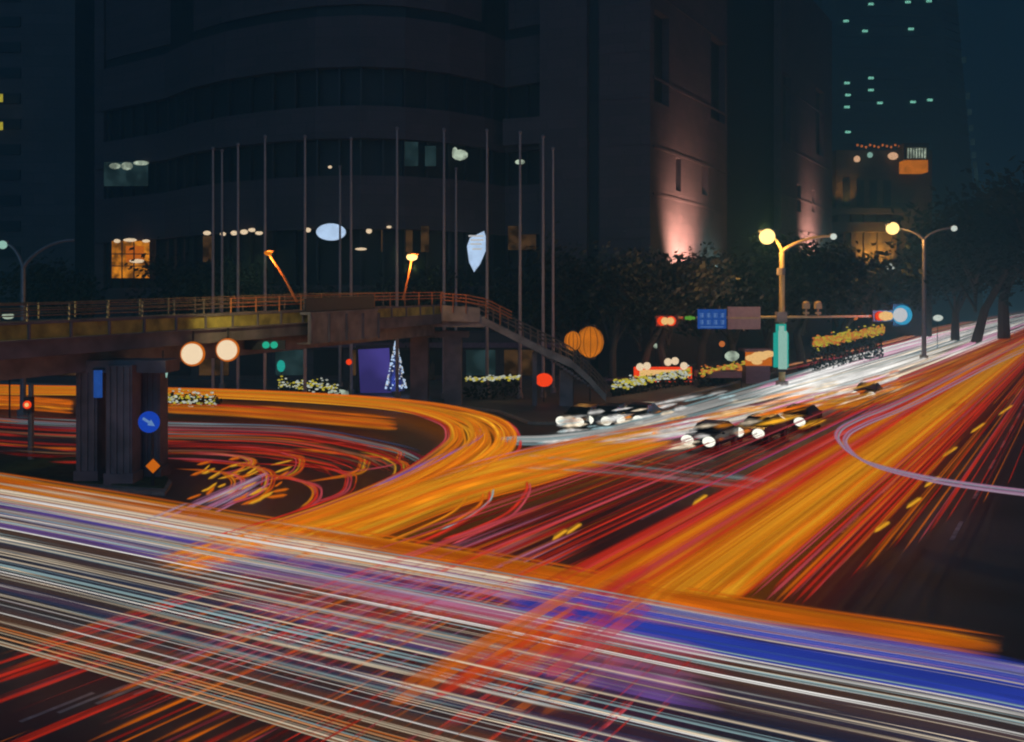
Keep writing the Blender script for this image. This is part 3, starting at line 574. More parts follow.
c = Q(781, 350, 82.9); t = thing('vertical_signal', (c.x, 82.9, c.z-1.9), 'tall glowing teal and white upright sign strapped to the yellowish lamp post', 'sign')
b = MB(); b.box(c, (1.25, .3, 3.0)); b.box(c+Vector((0, 0, 1.8)), (.85, .28, .9)); b.build('sign_box', E['teal'], t); b = MB(); b.box(c+Vector((.1, -.17, 0)), (.75, .1, 3.3)); b.box(c+Vector((0, -.17, 1.7)), (.45, .1, .8)); b.build('sign_panel', E['tealw'], t); b = MB(); b.box(c+Vector((0, -.05, -1.75)), (.9, .3, .3)); b.build('bracket', M['black'], t)

# ------------------------------------------------------------------ shop lights, fairy-lit hedges, lanterns, screen
def hedge(px0, py0, px1, py1, Y0, Y1, h, bulbs, label, n, sp_=.5):
    a, b_ = Q(px0, py0, Y0), Q(px1, py1, Y1); t = thing('hedge', (a.x, a.y, .14), label, 'hedge', 'fairy lit hedges'); R = random.Random(int(px0)); f = MB(); d = (b_-a); L = d.length; top = max(a.z, .9)
    for i in range(int(L*60)):
        u = R.random(); c = a+d*u+Vector((R.uniform(-.1, .1), R.uniform(.05, .9), 0)); c.z = R.uniform(.15, a.z+d.z*u+h*.3); n_ = Vector((R.uniform(-1, 1), R.uniform(-1, 1), R.uniform(0, 1))).normalized(); q = n_.orthogonal()*.13; w = n_.cross(q)*.8
        f.add([c-q, c-w, c+q, c+w], [(0, 1, 2, 3)])
    f.build('foliage', M['leaf'], t, keep=True)
    for em in bulbs:
        f = MB()
        for i in range(n): u = R.random(); c = a+d*u; c.z += R.gauss(0, h*.28); c.y -= R.uniform(.05, .3); s_ = R.uniform(.03, .085)*sp_*2; f.ball(c, s_, 6, (1.5, 1, .8))
        f.build('fairy_lights', em, t, keep=True)['kind'] = 'stuff'
hedge(812, 343, 884, 329, 100, 128, 1.0, (E['fairyy'], E['dotor']), 'hedge wound with yellow fairy lights right of the lamp post', 420, .8)
hedge(700, 372, 745, 365, 88, 98, .8, (E['fairyy'], E['dotor']), 'hedge with yellow fairy lights left of the lamp post', 90, .8)
hedge(612, 385, 690, 372, 80, 92, .7, (E['fairyw'], E['fairyy']), 'hedge with white fairy lights right of the stairs', 130, .8)
hedge(464, 379, 520, 377, 78, 78, .35, (E['fairyw'], E['fairyy']), 'low hedge with green white fairy lights right of the far piers', 70, .6)
hedge(278, 384, 338, 386, 80, 80, .9, (E['fairyw'], E['fairyy']), 'low hedge with mixed fairy lights under the footbridge bay', 75, .6)
hedge(163, 398, 218, 401, 74, 74, 1.2, (E['fairyy'], E['fairyw']), 'low hedge with yellow fairy lights beside the near piers', 80, .6)
def lantern(px, py, Y, r, label, em):
    c = Q(px, py, Y); t = thing('round_lantern', (c.x, c.y, c.z-r), label, 'lantern', 'glowing orange lanterns by the stairs'); b = MB(); b.ball(c, r, 14, (.95, .6, 1.1)); b.build('shade', em, t, True); b = MB()
    for s_ in (-1, 1): b.tube([c+Vector((0, 0, s_*r*1.08)), c+Vector((0, 0, s_*r*1.2))], r*.4, 10)
    b.tube([(c.x, c.y+.1, .14), (c.x, c.y+.1, c.z+r*1.3)], .06, 6); b.build('stand', M['black'], t); b = MB()
    for k_ in range(12): a_ = k_*math.pi/6; b.tube([c+Vector((math.cos(a_)*r*.965*math.sin(h_), math.sin(a_)*r*.615*math.sin(h_), math.cos(h_)*r*1.115)) for h_ in np.linspace(.15, 3.0, 9)], .022, 4)
    b.build('ribs', M['black'], t, keep=True)
lantern(573, 341, 76, .72, 'squat glowing orange lantern, the left one behind the stairs', E['amber']); lantern(590, 342, 76.4, 1.15, 'large glowing orange lantern, the right one behind the stairs', E['amber'])
point(Q(582, 345, 74.5), 60, (1, .5, .1), .4)
c = Q(375, 375, 84); t = thing('advertising_screen', (c.x, 84, .14), 'tall glowing purple screen under the footbridge', 'screen'); b = MB(); b.box(c, (2.7, .2, 4.6), Matrix.Rotation(-.05, 3, 'Y')); b.build('display', E['purple'], t)
b = MB(); b.box(c+Vector((-.1, .3, 0)), (3.2, .3, 5.2)); b.box((c.x, 84.3, .5), (1, .4, .8)); b.build('casing', M['frame'], t)
c = Q(396, 402, 82); t = thing('light_tree', (c.x, 82, .14), 'slim cone of blue white lights like a christmas tree beside the purple screen', 'christmas tree')
b = MB(); b.tube([(c.x, 82, .3), (c.x, 82, 4.8)], .1, 6, .03); b.build('trunk', M['black'], t); b = MB(); b2 = MB()
for i in range(190):
    u = random.random()**1.3; a = random.uniform(0, 6.28); r = .85*(1-u)+.05; b_ = b if random.random() < .75 else b2; b_.ball((c.x+math.cos(a)*r, 82+math.sin(a)*r, .7+4.0*u), .075, 6)
b.build('blue_bulbs', E['bluewhite'], t, keep=True)['kind'] = 'stuff'; b2.build('white_bulbs', E['white'], t, keep=True)['kind'] = 'stuff'; b = MB(); b.tube([(c.x, 82, .5), (c.x, 82, 4.6)], .75, 12, .05); b.build('cone', mat('blue_gauze', (.10, .14, .4), .8), t); point((c.x, 80.6, 1.5), 30, (.35, .4, 1), .3)
for (x, y, Yc, m, s_, lab) in ((281, 366, 80, 'teal', (.35, .5), 'small teal shop light under the footbridge bay'), (349, 362, 80, 'red', (.25, .25), 'small dull red shop light left of the purple screen'), (544, 380, 76, 'red', (.7, .55), 'small glowing red light below the stairs'), (338, 394, 81, 'wincool', (1.0, .4), 'small white shop light low left of the purple screen'), (722, 344, 96, 'dotor', (.3, .3), 'tiny orange light below the pink sign panel'), (656, 346, 96, 'wincool', (.25, .25), 'tiny white light below the left red traffic light'), (938, 318, 150, 'cool', (.8, .5), 'small white light right of the far lamp post'), (855, 318, 128, 'dotor', (.4, .3), 'tiny orange light above the yellow fairy lit hedge'), (8, 316, 60, 'wincool', (.4, .2), 'small white light behind the footbridge rail at far left')):
    c = Q(x, y, Yc); t = thing('shop_light', (c.x, c.y, c.z-.3), lab, 'lamp', 'small shop lights'); b = MB(); b.ball(c, 1, 10, (s_[0], .15, s_[1])); b.build('glass', E[m], t, True); b = MB(); b.tube([(c.x, c.y+.2, .14), (c.x, c.y+.2, c.z+.3)], .05, 6); b.build('post', M['black'], t)
# shopfront row behind the hedges (dark, with low roofs)
t = thing('bus_shelter', tuple(P(650, 400)), 'long low shelter glowing red and yellow behind the white streaks', 'bus shelter'); Yb = 92
b = MB(); fr_box(b, 606, 379, 694, 381, Yb, 2.5); b.build('roof', M['awning'], t); b = MB()
for x in (608, 636, 664, 692): fr_box(b, x, 381, x+1.2, 402, Yb+.2, .2)
b.build('posts', M['black'], t); b = MB(); fr_box(b, 640, 370, 688, 378, Yb, .3); b.build('light_box', E['redhot'], t); b = MB(); fr_box(b, 634, 367, 692, 382, Yb+.35, .2); b.build('light_box_halo', E['red'], t)  # larger red glowing plate stands in for the halo around the light bar
b = MB()
for x, y in ((640, 367), (647, 366), (668, 362), (675, 361), (684, 366)): b.ball(Q(x, y, Yb-.2), .38, 8)
b.build('bulbs', E['warmw'], t)
t = thing('food_stall', tuple(P(755, 392)), 'stall glowing hot orange just left of the yellowish lamp post', 'stall'); Yb = 95
b = MB(); fr_box(b, 744, 349, 772, 352, Yb, 2.5); fr_box(b, 746, 366, 770, 392, Yb, 2); b.build('counter', M['awning'], t); b = MB(); fr_box(b, 746, 352, 772, 366, Yb+.4, .3); b.build('lit_panel', E['orange_sign'], t); b = MB()
for x, y, r in ((752, 358, .5), (760, 356, .65), (768, 354, .5), (757, 362, .4)): b.ball(Q(x, y, Yb), r, 8, (1.4, .6, .7))
b.build('bulbs', E['redhot'], t)
t = thing('stall_awning', tuple(P(712, 395)), 'dull purple awning with two white bulbs between the hedges', 'awning'); b = MB(); fr_box(b, 700, 372, 742, 378, 90, 3); b.build('canvas', M['awning'], t); b = MB()
for x in (701, 741): fr_box(b, x, 378, x+1, 400, 90.2, .15)
b.build('posts', M['black'], t); b = MB(); b.ball(Q(732, 356, 90), .5, 8, (1.4, .6, 1)); b.build('bulbs', E['wincool'], t)
t = thing('shop_row', (-20, 97, .14), 'low dark row of shops behind the flagpoles, under the granite building', 'shops'); b = MB(); b.box((-22, 101, 2.6), (60, 6, 5)); b.build('wall', M['stone2'], t)
R = random.Random(9)
for i in range(15):
    x = -50+i*3.9; b = MB(); b.box((x, 97.9, 1.9), (3.0, .1, 2.6)); b.build('shop_window', E['windim'] if i % 4 == 1 else (E['dim'] if i % 5 == 2 else M['glass']), t)
b = MB(); b.box((-22, 97.6, 3.7), (60, .5, .5)); b.build('canopy', M['awning'], t)

# ------------------------------------------------------------------ waiting cars with headlights on
def car_proto():
    t = thing('waiting_car', (0, 0, 0), 'x', 'car', 'cars waiting with headlights on')
    b = MB(); prof = [(-2.2, .35), (-2.25, .7), (-2.1, .92), (-1.1, 1.02), (-.5, 1.42), (.9, 1.46), (1.7, 1.05), (2.2, .98), (2.25, .4)]
    def loft(prof, ws):
        n = len(prof); vs = []
        for s_ in (-1, 1): vs += [(s_*w, y, z) for (y, z), w in zip(prof, ws)]
        return vs, [tuple(range(n))[::-1], tuple(range(n, 2*n))]+[(i, (i+1) % n, n+(i+1) % n, n+i) for i in range(n)]
    b.add(*loft(prof, [.82, .86, .84, .82, .66, .66, .8, .84, .84])); b.build('body', M['carpaint'], t)
    b = MB(); b.add([(-.6, -.62, 1.36), (.6, -.62, 1.36), (.74, -1.12, 1.05), (-.74, -1.12, 1.05), (-.6, -.66, 1.40), (.6, -.66, 1.40), (.74, -1.16, 1.09), (-.74, -1.16, 1.09)], [(0,1,2,3),(4,7,6,5),(0,4,5,1),(1,5,6,2),(2,6,7,3),(3,7,4,0)]); b.build('windscreen', M['glass'], t)
    for s_ in (-1, 1):
        for y in (-1.4, 1.4):
            b = MB(); b.tube([(s_*.7, y, .32), (s_*.9, y, .32)], .32, 14); wh = b.build('wheel', M['tyre'], t); b = MB(); b.tube([(s_*.88, y, .32), (s_*.92, y, .32)], .18, 10); b.build('rim', M['pole'], wh)
        b = MB(); b.ball((s_*.6, -2.28, .68), .33, 12, (1.1, .4, .85)); b.build('headlight', E['head'], t, True)
        b = MB(); b.box((s_*.94, -.85, 1.0), (.16, .1, .12)); b.build('mirror', M['carpaint'], t)
    b = MB(); b.box((0, -2.25, .5), (1.0, .08, .16)); b.build('grille', M['black'], t); return t
cp = car_proto(); ang = math.atan2(-DR.x, DR.y)
cars = [((712, 448), 'front car waiting left of the lamp post'), ((762, 440), 'car waiting just right of the front one below the lamp post'), ((800, 428), 'car waiting behind the queue right of the lamp post base'), ((640, 426), 'car waiting left of the front car near the fairy lights'), ((610, 427), 'car waiting beside the foot of the stairs'), ((584, 428), 'leftmost waiting car at the stair pier'), ((868, 401), 'farthest waiting car toward the right of the queue')]
for i, ((px, py), lab) in enumerate(cars):
    o = cp if i == 0 else copy_tree(cp); o.location = P(px, py); o.rotation_euler.z = ang+.25*random.uniform(-.4, .4); o['label'] = lab

# ------------------------------------------------------------------ light streaks left by the traffic
def trail_mat():
    m, n, b = nodes('light_streak'); n.nodes.remove(b); o = n.nodes['Material Output']; a = n.nodes.new('ShaderNodeAttribute'); a.attribute_name = 'Col'
    e = n.nodes.new('ShaderNodeEmission'); tr = n.nodes.new('ShaderNodeBsdfTransparent'); mx = n.nodes.new('ShaderNodeMixShader')
    n.links.new(a.outputs['Color'], e.inputs[0]); n.links.new(a.outputs['Alpha'], mx.inputs[0]); n.links.new(tr.outputs[0], mx.inputs[1]); n.links.new(e.outputs[0], mx.inputs[2]); n.links.new(mx.outputs[0], o.inputs[0])
    m.cycles.emission_sampling = 'NONE'; return m
TM = trail_mat()
def crom(pts, n):
    P_ = np.array(pts, float); P_ = np.vstack([2*P_[0]-P_[1], P_, 2*P_[-1]-P_[-2]]); seg = len(P_)-3; u = np.linspace(0, seg-1e-6, n); i = u.astype(int); f = (u-i)[:, None]
    p0, p1, p2, p3 = P_[i], P_[i+1], P_[i+2], P_[i+3]
    return .5*((2*p1)+(-p0+p2)*f+(2*p0-5*p1+4*p2-p3)*f**2+(-p0+3*p1-3*p2+p3)*f**3)
class Trails:
    def __init__(s): s.V = []; s.F = []; s.C = []; s.n = 0
    def streak(s, pts, r, col, alpha, flat=1.0, taper=.08, sides=4):
        s.shell(pts, r*1.75, np.array(col)*.85, alpha*.22, flat, taper, 3); s.shell(pts, r*.8, np.array(col)*1.12, alpha*.8, flat, taper, 3)
    def shell(s, pts, r, col, alpha, flat=1.0, taper=.08, sides=4):
        pts = np.asarray(pts); m = len(pts); t = np.gradient(pts, axis=0); t /= np.linalg.norm(t, axis=1)[:, None]+1e-9
        a = np.cross(t, [0, 0, 1.0]); a /= np.linalg.norm(a, axis=1)[:, None]+1e-9; b = np.cross(a, t)
        u = np.linspace(0, 1, m); env = np.clip(np.minimum(u, 1-u)/max(taper, 1e-3), 0.02, 1)
        rr = (r*(.35+.65*env))[:, None]
        ring = [pts+a*rr*flat*math.cos(k*2*math.pi/sides)+b*rr*math.sin(k*2*math.pi/sides) for k in range(sides)]
        v = np.stack(ring, 1).reshape(-1, 3); s.V.append(v)
        i = np.arange(m-1)[:, None]*sides; k = np.arange(sides)[None]; k2 = (k+1) % sides
        s.F.append(np.stack([i+k, i+k2, i+sides+k2, i+sides+k], -1).reshape(-1, 4)+s.n); s.n += len(v)
        fl = 1+.22*np.sin(u*rng.uniform(5, 30)+rng.uniform(0, 6)) if m > 6 else np.ones(m)
        c = np.empty((m, 4)); c[:, :3] = np.array(col)[None]*fl[:, None]; c[:, 3] = alpha*env; s.C.append(np.repeat(c, sides, 0))
    def build(s, name, label, cat='light streaks', group=None, kind='stuff'):
        V = np.vstack(s.V); F = np.vstack(s.F); C_ = np.vstack(s.C); me = bpy.data.meshes.new(name)
        me.vertices.add(len(V)); me.vertices.foreach_set('co', V.ravel()); me.loops.add(F.size); me.loops.foreach_set('vertex_index', F.ravel().astype(np.int32))
        me.polygons.add(len(F)); me.polygons.foreach_set('loop_start', np.arange(0, F.size, 4, dtype=np.int32)); me.update(calc_edges=True)
        ca = me.color_attributes.new('Col', 'FLOAT_COLOR', 'POINT'); ca.data.foreach_set('color', C_.ravel().astype(np.float32)); me.materials.append(TM)
        o = bpy.data.objects.new(name, me); S.collection.objects.link(o); tag(o, label, cat, group or 'light streaks of passing traffic', kind); return o
PAL = dict(cream=(210, 192, 165), white=(190, 188, 184), cool=(140, 168, 172), orange=(205, 98, 12), amber=(212, 124, 18), yellow=(220, 155, 34), red=(195, 45, 28), rose=(190, 70, 80), pink=(185, 115, 150), blue=(42, 60, 160), violet=(120, 85, 170), brown=(110, 78, 55), deep=(120, 25, 18), bluedim=(50, 75, 120), lilac=(150, 138, 165), peach=(215, 150, 100))
PAL = {k_: np.array(lin(v)) for k_, v in PAL.items()}
def stream(T, ea, eb, n, cols, r=(.02, .05), alpha=(.4, .95), z=(.55, .95), seg=46, full=.4, lat=(0, 1), lens=(.15, .7), flat=1.0, bright=(.6, 1.1), za=.7, u0=0.0, u1=1.0, wob=.0, taper=.05):
    """streaks that run between two edge lines ea, eb (seen positions of lamps at height za over the road)"""
    A = crom([P(x, y, za)[:2] for x, y in ea], 240); B = crom([P(x, y, za)[:2] for x, y in eb], 240); names = list(cols); wts = np.array([cols[c] for c in names], float); wts /= wts.sum()
    for i in range(n):
        q = lat[0]+(lat[1]-lat[0])*((i+rng.random())/n); 
        if rng.random() < full: s0, s1 = u0, u1
        else: L = rng.uniform(*lens)*(u1-u0); s0 = u0+rng.uniform(-.1, 1)*(u1-u0-L*.5); s1 = min(s0+L, u1); s0 = max(s0, u0)
        if s1-s0 < .01: continue
        u = np.linspace(s0, s1, seg)*239; i0 = np.clip(u.astype(int), 0, 238); f = (u-i0)[:, None]; q_ = q+wob*np.sin(u/239*rng.uniform(2, 5)+rng.uniform(0, 6)); q_ = q_[:, None] if np.ndim(q_) else q_
        a = A[i0]*(1-f)+A[i0+1]*f; b = B[i0]*(1-f)+B[i0+1]*f; p = a*(1-q_)+b*q_; zz = np.full((seg, 1), rng.uniform(*z))
        c = PAL[names[rng.choice(len(names), p=wts)]]*rng.uniform(*bright); T.streak(np.hstack([p, zz]), rng.uniform(*r), c, rng.uniform(*alpha), flat, taper if s1-s0 > .9*(u1-u0) else rng.uniform(.15, .45))
# foreground road: left to right
UP = [(-120, 462), (0, 477), (250, 519), (500, 560), (750, 606), (1010, 645), (1200, 680)]
LO = [(-120, 606), (0, 638), (200, 694), (400, 752), (640, 815), (900, 890), (1200, 980)]
def mixe(a, b, f): return [(x0+(x1-x0)*f, y0+(y1-y0)*f) for (x0, y0), (x1, y1) in zip(a, b)]
T = Trails(); stream(T, UP, mixe(UP, LO, .10), 46, dict(orange=5, amber=2, peach=.6), r=(.03, .09), alpha=(.35, .8), full=.55, lens=(.3, .7), u1=.83, bright=(.55, 1), flat=1.8)
T.build('light_streaks', 'broad orange band of light along the top of the foreground streaks')
T = Trails(); stream(T, mixe(UP, LO, .085), mixe(UP, LO, .17), 22, dict(cream=5, white=3, peach=1), r=(.015, .045), alpha=(.5, .95), full=.7, bright=(.6, 1)); stream(T, mixe(UP, LO, -.01), mixe(UP, LO, .12), 16, dict(cream=5, peach=2), r=(.015, .05), alpha=(.5, .9), full=0, lens=(.2, .4), u0=0, u1=.42)
T.build('light_streaks', 'cream white streaks just below the foreground orange band')
T = Trails(); stream(T, mixe(UP, LO, .17), mixe(UP, LO, .28), 30, dict(blue=7, bluedim=1), r=(.02, .08), alpha=(.35, .8), z=(.7, 1.25), full=.6, u0=.52, u1=1, lens=(.4, .8), flat=2, bright=(.7, 1.1))
T.build('light_streaks', 'deep blue streaks at the lower right below the cream ones')
T = Trails(); stream(T, mixe(UP, LO, .13), mixe(UP, LO, .32), 30, dict(violet=4, lilac=2, pink=1, blue=3), r=(.015, .06), alpha=(.2, .5), full=0, u0=.0, u1=.58, lens=(.3, .8), flat=1.6, bright=(.6, 1)); T.build('light_streaks', 'violet and lilac streaks in the middle of the foreground road')
T = Trails()
stream(T, mixe(UP, LO, .15), mixe(UP, LO, .97), 108, dict(cream=6, white=5, cool=4), r=(.004, .019), alpha=(.35, 1.0), full=.3, lens=(.12, .6), bright=(.45, 1.8), z=(.5, 1.3))
stream(T, mixe(UP, LO, .18), mixe(UP, LO, .8), 50, dict(cream=5, white=4, cool=3, lilac=1), r=(.006, .03), alpha=(.3, .9), full=0, u0=0, u1=.6, lens=(.2, .7), bright=(.5, 1), z=(.5, 1.3))
T.build('light_streaks', 'dense white and cream streaks sweeping across the foreground road')
T = Trails(); stream(T, mixe(UP, LO, .3), mixe(UP, LO, 1.0), 50, dict(brown=5, bluedim=2, orange=.5), r=(.03, .13), alpha=(.04, .17), full=.3, flat=2.2, bright=(.3, .7)); T.build('light_streaks', 'faint brown and blue smears between the foreground white streaks')
T = Trails(); stream(T, mixe(UP, LO, .93), mixe(UP, LO, 1.02), 14, dict(peach=3, cream=3, orange=1), r=(.007, .018), alpha=(.6, 1), full=.8, bright=(.5, .9)); T.build('light_streaks', 'thin peach streaks along the bottom edge of the foreground bundle')
# avenue: red / orange bundle toward the right vanishing point
def dl(x, y, to=1024, vy=305, vx=1082):      # straight avenue line through a pixel
    k_ = (y-vy)/(x-vx); ys = [(px, vy+k_*(px-vx)) for px in np.linspace(x, to, 7)]; return ys
T = Trails(); stream(T, dl(535, 622, 1070), dl(640, 622, 1070), 60, dict(orange=5, red=3, amber=1), r=(.04, .12), alpha=(.3, .7), full=.5, lens=(.3, .8), bright=(.6, 1), flat=1.5); stream(T, dl(610, 622, 1070), dl(735, 600, 1070), 95, dict(orange=4, amber=6, yellow=1.5), r=(.04, .11), alpha=(.3, .75), full=.6, lens=(.3, .8), bright=(.6, 1.3), flat=1.3); T.build('light_streaks', 'broad amber river of streaks running up the avenue to the right')
T = Trails(); stream(T, dl(500, 610, 1068), dl(600, 618, 1068), 30, dict(red=5, rose=2, orange=1), r=(.04, .1), alpha=(.3, .8), full=.4, lens=(.2, .7), bright=(.6, 1)); stream(T, dl(735, 598, 1072), dl(805, 600, 1075), 42, dict(red=6, orange=3, rose=1), r=(.015, .055), alpha=(.4, .9), full=.3, lens=(.2, .7), bright=(.5, 1))
T.build('light_streaks', 'red streaks bordering the amber river on both sides')
T = Trails(); stream(T, dl(330, 560, 1060), dl(520, 605, 1066), 44, dict(red=6, rose=3, deep=3, violet=.6), r=(.015, .06), alpha=(.3, .9), full=.1, lens=(.2, .6), bright=(.5, 1)); T.build('light_streaks', 'separate thin red streaks over dark asphalt left of the amber river')
T = Trails(); stream(T, dl(600, 500, 1060), dl(650, 512, 1064), 46, dict(red=6, orange=3, rose=2, brown=1), r=(.03, .10), alpha=(.35, .85), full=0, u0=.45, lens=(.2, .6), bright=(.5, 1)); T.build('light_streaks', 'red streaks filling the lanes below the white queue of headlights')
T = Trails(); stream(T, dl(800, 600, 1074), dl(930, 540, 1078), 26, dict(red=5, orange=3, rose=2), r=(.012, .035), alpha=(.35, .85), full=.15, lens=(.2, .7), bright=(.5, 1)); stream(T, dl(900, 560, 1076), dl(1020, 480, 1079), 12, dict(red=4, deep=3, orange=1), r=(.012, .03), alpha=(.3, .7), full=.1, lens=(.2, .6), bright=(.4, .9)); stream(T, dl(860, 575, 1076), dl(985, 500, 1078), 7, dict(red=3, orange=2), r=(.012, .02), alpha=(.5, .9), full=.3, lens=(.4, .8), bright=(.5, .9))
for (x, y) in ((640, 690), (882, 527), (925, 490), (952, 452), (985, 425), (1012, 408)): pass
T.build('light_streaks', 'lone fine red lines right of the avenue streaks')
# lower-left reds passing under the white bundle
T = Trails(); stream(T, dl(-160, 690, 700), dl(0, 900, 760), 95, dict(red=5, orange=3, deep=4, rose=1), r=(.012, .05), alpha=(.3, .85), full=0, lens=(.15, .5), bright=(.25, .9), z=(.3, .6)); T.build('light_streaks', 'red and orange streaks crossing under the white bundle at lower left')
T = Trails(); stream(T, dl(200, 800, 740), dl(560, 800, 760), 60, dict(red=6, rose=2, orange=2), r=(.010, .035), alpha=(.2, .65), full=0, lens=(.1, .4), bright=(.5, 1), z=(.3, .95), u1=.75); T.build('light_streaks', 'red dashes crossing through the white bundle at lower middle')
T = Trails(); stream(T, dl(60, 700, 560), dl(330, 690, 600), 90, dict(orange=5, rose=3, pink=4, red=3), r=(.01, .05), alpha=(.12, .4), full=0, lens=(.3, .8), bright=(.6, 1), z=(.4, 1.1)); T.build('light_streaks', 'warm orange and pink glow streaks through the centre of the foreground bundle')
T = Trails(); stream(T, mixe(UP, LO, .12), mixe(UP, LO, .45), 30, dict(pink=5, violet=3, rose=3), r=(.05, .16), alpha=(.15, .36), full=0, u0=.3, u1=.68, lens=(.4, .9), flat=2, bright=(.6, 1), z=(.4, 1.0)); stream(T, dl(380, 720, 650), dl(560, 700, 650), 34, dict(orange=5, red=3, rose=1), r=(.03, .11), alpha=(.2, .45), full=.3, lens=(.5, .9), flat=2, bright=(.7, 1), z=(.4, 1.3)); T.build('light_streaks', 'soft magenta and orange glow where the bundles cross in the foreground')
# yellow blinker dashes
T = Trails()
for (x, y) in ((882, 527), (914, 503), (932, 482), (950, 452), (978, 428), (1006, 410), (560, 535), (574, 529), (420, 470), (385, 483), (668, 551), (700, 500), (470, 455)):
    a, b = P(x-8, y+5.5, .7), P(x+8, y-5.5, .7); T.streak(np.linspace(a, b, 6), .06, PAL['yellow']*1.1, .9, 1, .15)
T.build('light_streaks', 'short yellow indicator dashes scattered beside the avenue streaks')
# white headlight stream of the avenue
WT = [(500, 440), (560, 437), (640, 420), (780, 378), (900, 343), (1000, 318), (1050, 308)]
WB = [(500, 446), (580, 446), (680, 437), (800, 410), (900, 390), (1000, 348), (1050, 326)]
T = Trails(); stream(T, WT, WB, 75, dict(white=7, cream=2, cool=1.5, pink=2, red=1), r=(.03, .12), alpha=(.3, .95), full=.05, u0=.1, lens=(.08, .35), bright=(.4, 1.8), flat=1.2)
stream(T, WT, WB, 110, dict(white=8, cream=2, pink=1), r=(.05, .2), alpha=(.5, .95), full=.05, u0=.45, lens=(.2, .5), lat=(.0, .9), bright=(1.4, 2.8))
stream(T, WT, mixe(WT, WB, .5), 12, dict(white=5, cool=4), r=(.04, .07), alpha=(.5, .9), full=.9, bright=(.6, .9)); T.build('light_streaks', 'dazzling white headlight streaks sweeping down the avenue past the lamp post')
T = Trails(); stream(T, mixe(WT, WB, .8), mixe(WT, WB, 1.2), 42, dict(amber=5, yellow=3, orange=2), r=(.05, .12), alpha=(.3, .7), full=0, u0=.45, u1=.93, lens=(.2, .6), bright=(.6, 1)); T.build('light_streaks', 'amber streaks along the lower side of the white headlight stream')
T = Trails(); stream(T, [(640, 434), (780, 404), (900, 372)], [(660, 448), (790, 428), (905, 392)], 110, dict(amber=5, yellow=3, white=5, cream=3, orange=2), r=(.04, .15), alpha=(.25, .8), full=0, lens=(.06, .25), bright=(.8, 1.6), z=(.4, 1.5)); stream(T, [(556, 424), (640, 410), (730, 390)], [(556, 438), (650, 428), (740, 408)], 60, dict(white=6, cream=2, cool=3, amber=1), r=(.04, .14), alpha=(.25, .8), full=0, lens=(.05, .22), bright=(.8, 2), z=(.4, 1.3)); T.build('light_streaks', 'broken amber and white glints among the waiting cars')
T = Trails(); UPR = [(780, 368), (850, 351), (900, 339), (960, 323), (1030, 309)]; stream(T, UPR, [(x, y+6) for x, y in UPR], 14, dict(rose=4, peach=4, red=2), r=(.07, .16), alpha=(.4, .8), full=.2, lens=(.4, .8), z=(.8, 1.2), bright=(.6, 1)); T.build('light_streaks', 'rose coloured streaks above the white headlight stream')
# orange flow: U-turn from under the bridge and the branch toward the avenue
OA = [(-60, 384), (0, 387), (160, 390), (300, 395), (420, 404), (490, 418), (517, 436), (508, 458), (455, 488), (370, 520), (270, 548), (180, 575)]
OB = [(-60, 392), (0, 394), (160, 395.5), (300, 401.5), (390, 410), (440, 423), (452, 437), (440, 452), (400, 478), (330, 508), (240, 538), (150, 562)]
T = Trails(); stream(T, OA, OB, 95, dict(orange=5, amber=4, yellow=1), r=(.03, .085), alpha=(.35, .8), full=.25, lens=(.3, .8), bright=(.65, 1.35), seg=90, wob=.03, flat=1.3); stream(T, OA, mixe(OA, OB, .7), 60, dict(amber=5, yellow=2, orange=3), r=(.03, .08), alpha=(.3, .7), full=0, lens=(.25, .5), u0=.42, seg=70, bright=(.9, 1.5))
T.build('light_streaks', 'glowing orange U turn of streaks coming from under the footbridge')
T = Trails(); stream(T, OA, mixe(OA, OB, -.06), 5, dict(red=3, rose=1), r=(.03, .05), alpha=(.6, .9), full=0, u0=.3, u1=.75, lens=(.3, .6), seg=80); stream(T, OB, mixe(OA, OB, 1.1), 8, dict(red=4, rose=2), r=(.03, .06), alpha=(.5, .9), full=0, u0=.3, u1=.95, lens=(.3, .6), seg=80); T.build('light_streaks', 'thin red outlines along the orange U turn')
BA = [(250, 545), (360, 508), (440, 478), (520, 455), (600, 438), (700, 418), (800, 395), (880, 372)]
BB = [(290, 568), (390, 530), (470, 500), (545, 480), (620, 458), (710, 436), (800, 412), (880, 385)]
T = Trails(); stream(T, BA, BB, 85, dict(amber=5, orange=4, yellow=2), r=(.035, .1), alpha=(.35, .8), full=.2, lens=(.3, .8), bright=(.65, 1.35), flat=1.4, u1=.66); stream(T, BA, mixe(BA, BB, .2), 10, dict(red=4, rose=2, pink=2), r=(.03, .06), alpha=(.5, .9), full=.2, u0=.25, u1=.85); T.build('light_streaks', 'amber branch of streaks linking the U turn to the avenue')
T = Trails(); a = [(160, 402), (240, 406), (320, 413), (398, 420)]; stream(T, a, [(x, y+10) for x, y in a], 20, dict(orange=5, red=2, amber=1), r=(.05, .1), alpha=(.5, .9), full=.5, lens=(.5, .9), bright=(.6, 1)); a = [(-40, 398), (20, 400), (74, 404)]; stream(T, a, [(x, y+9) for x, y in a], 14, dict(orange=5, amber=2), r=(.05, .1), alpha=(.6, .9), full=.8); T.build('light_streaks', 'short orange band beneath the main band under the footbridge')
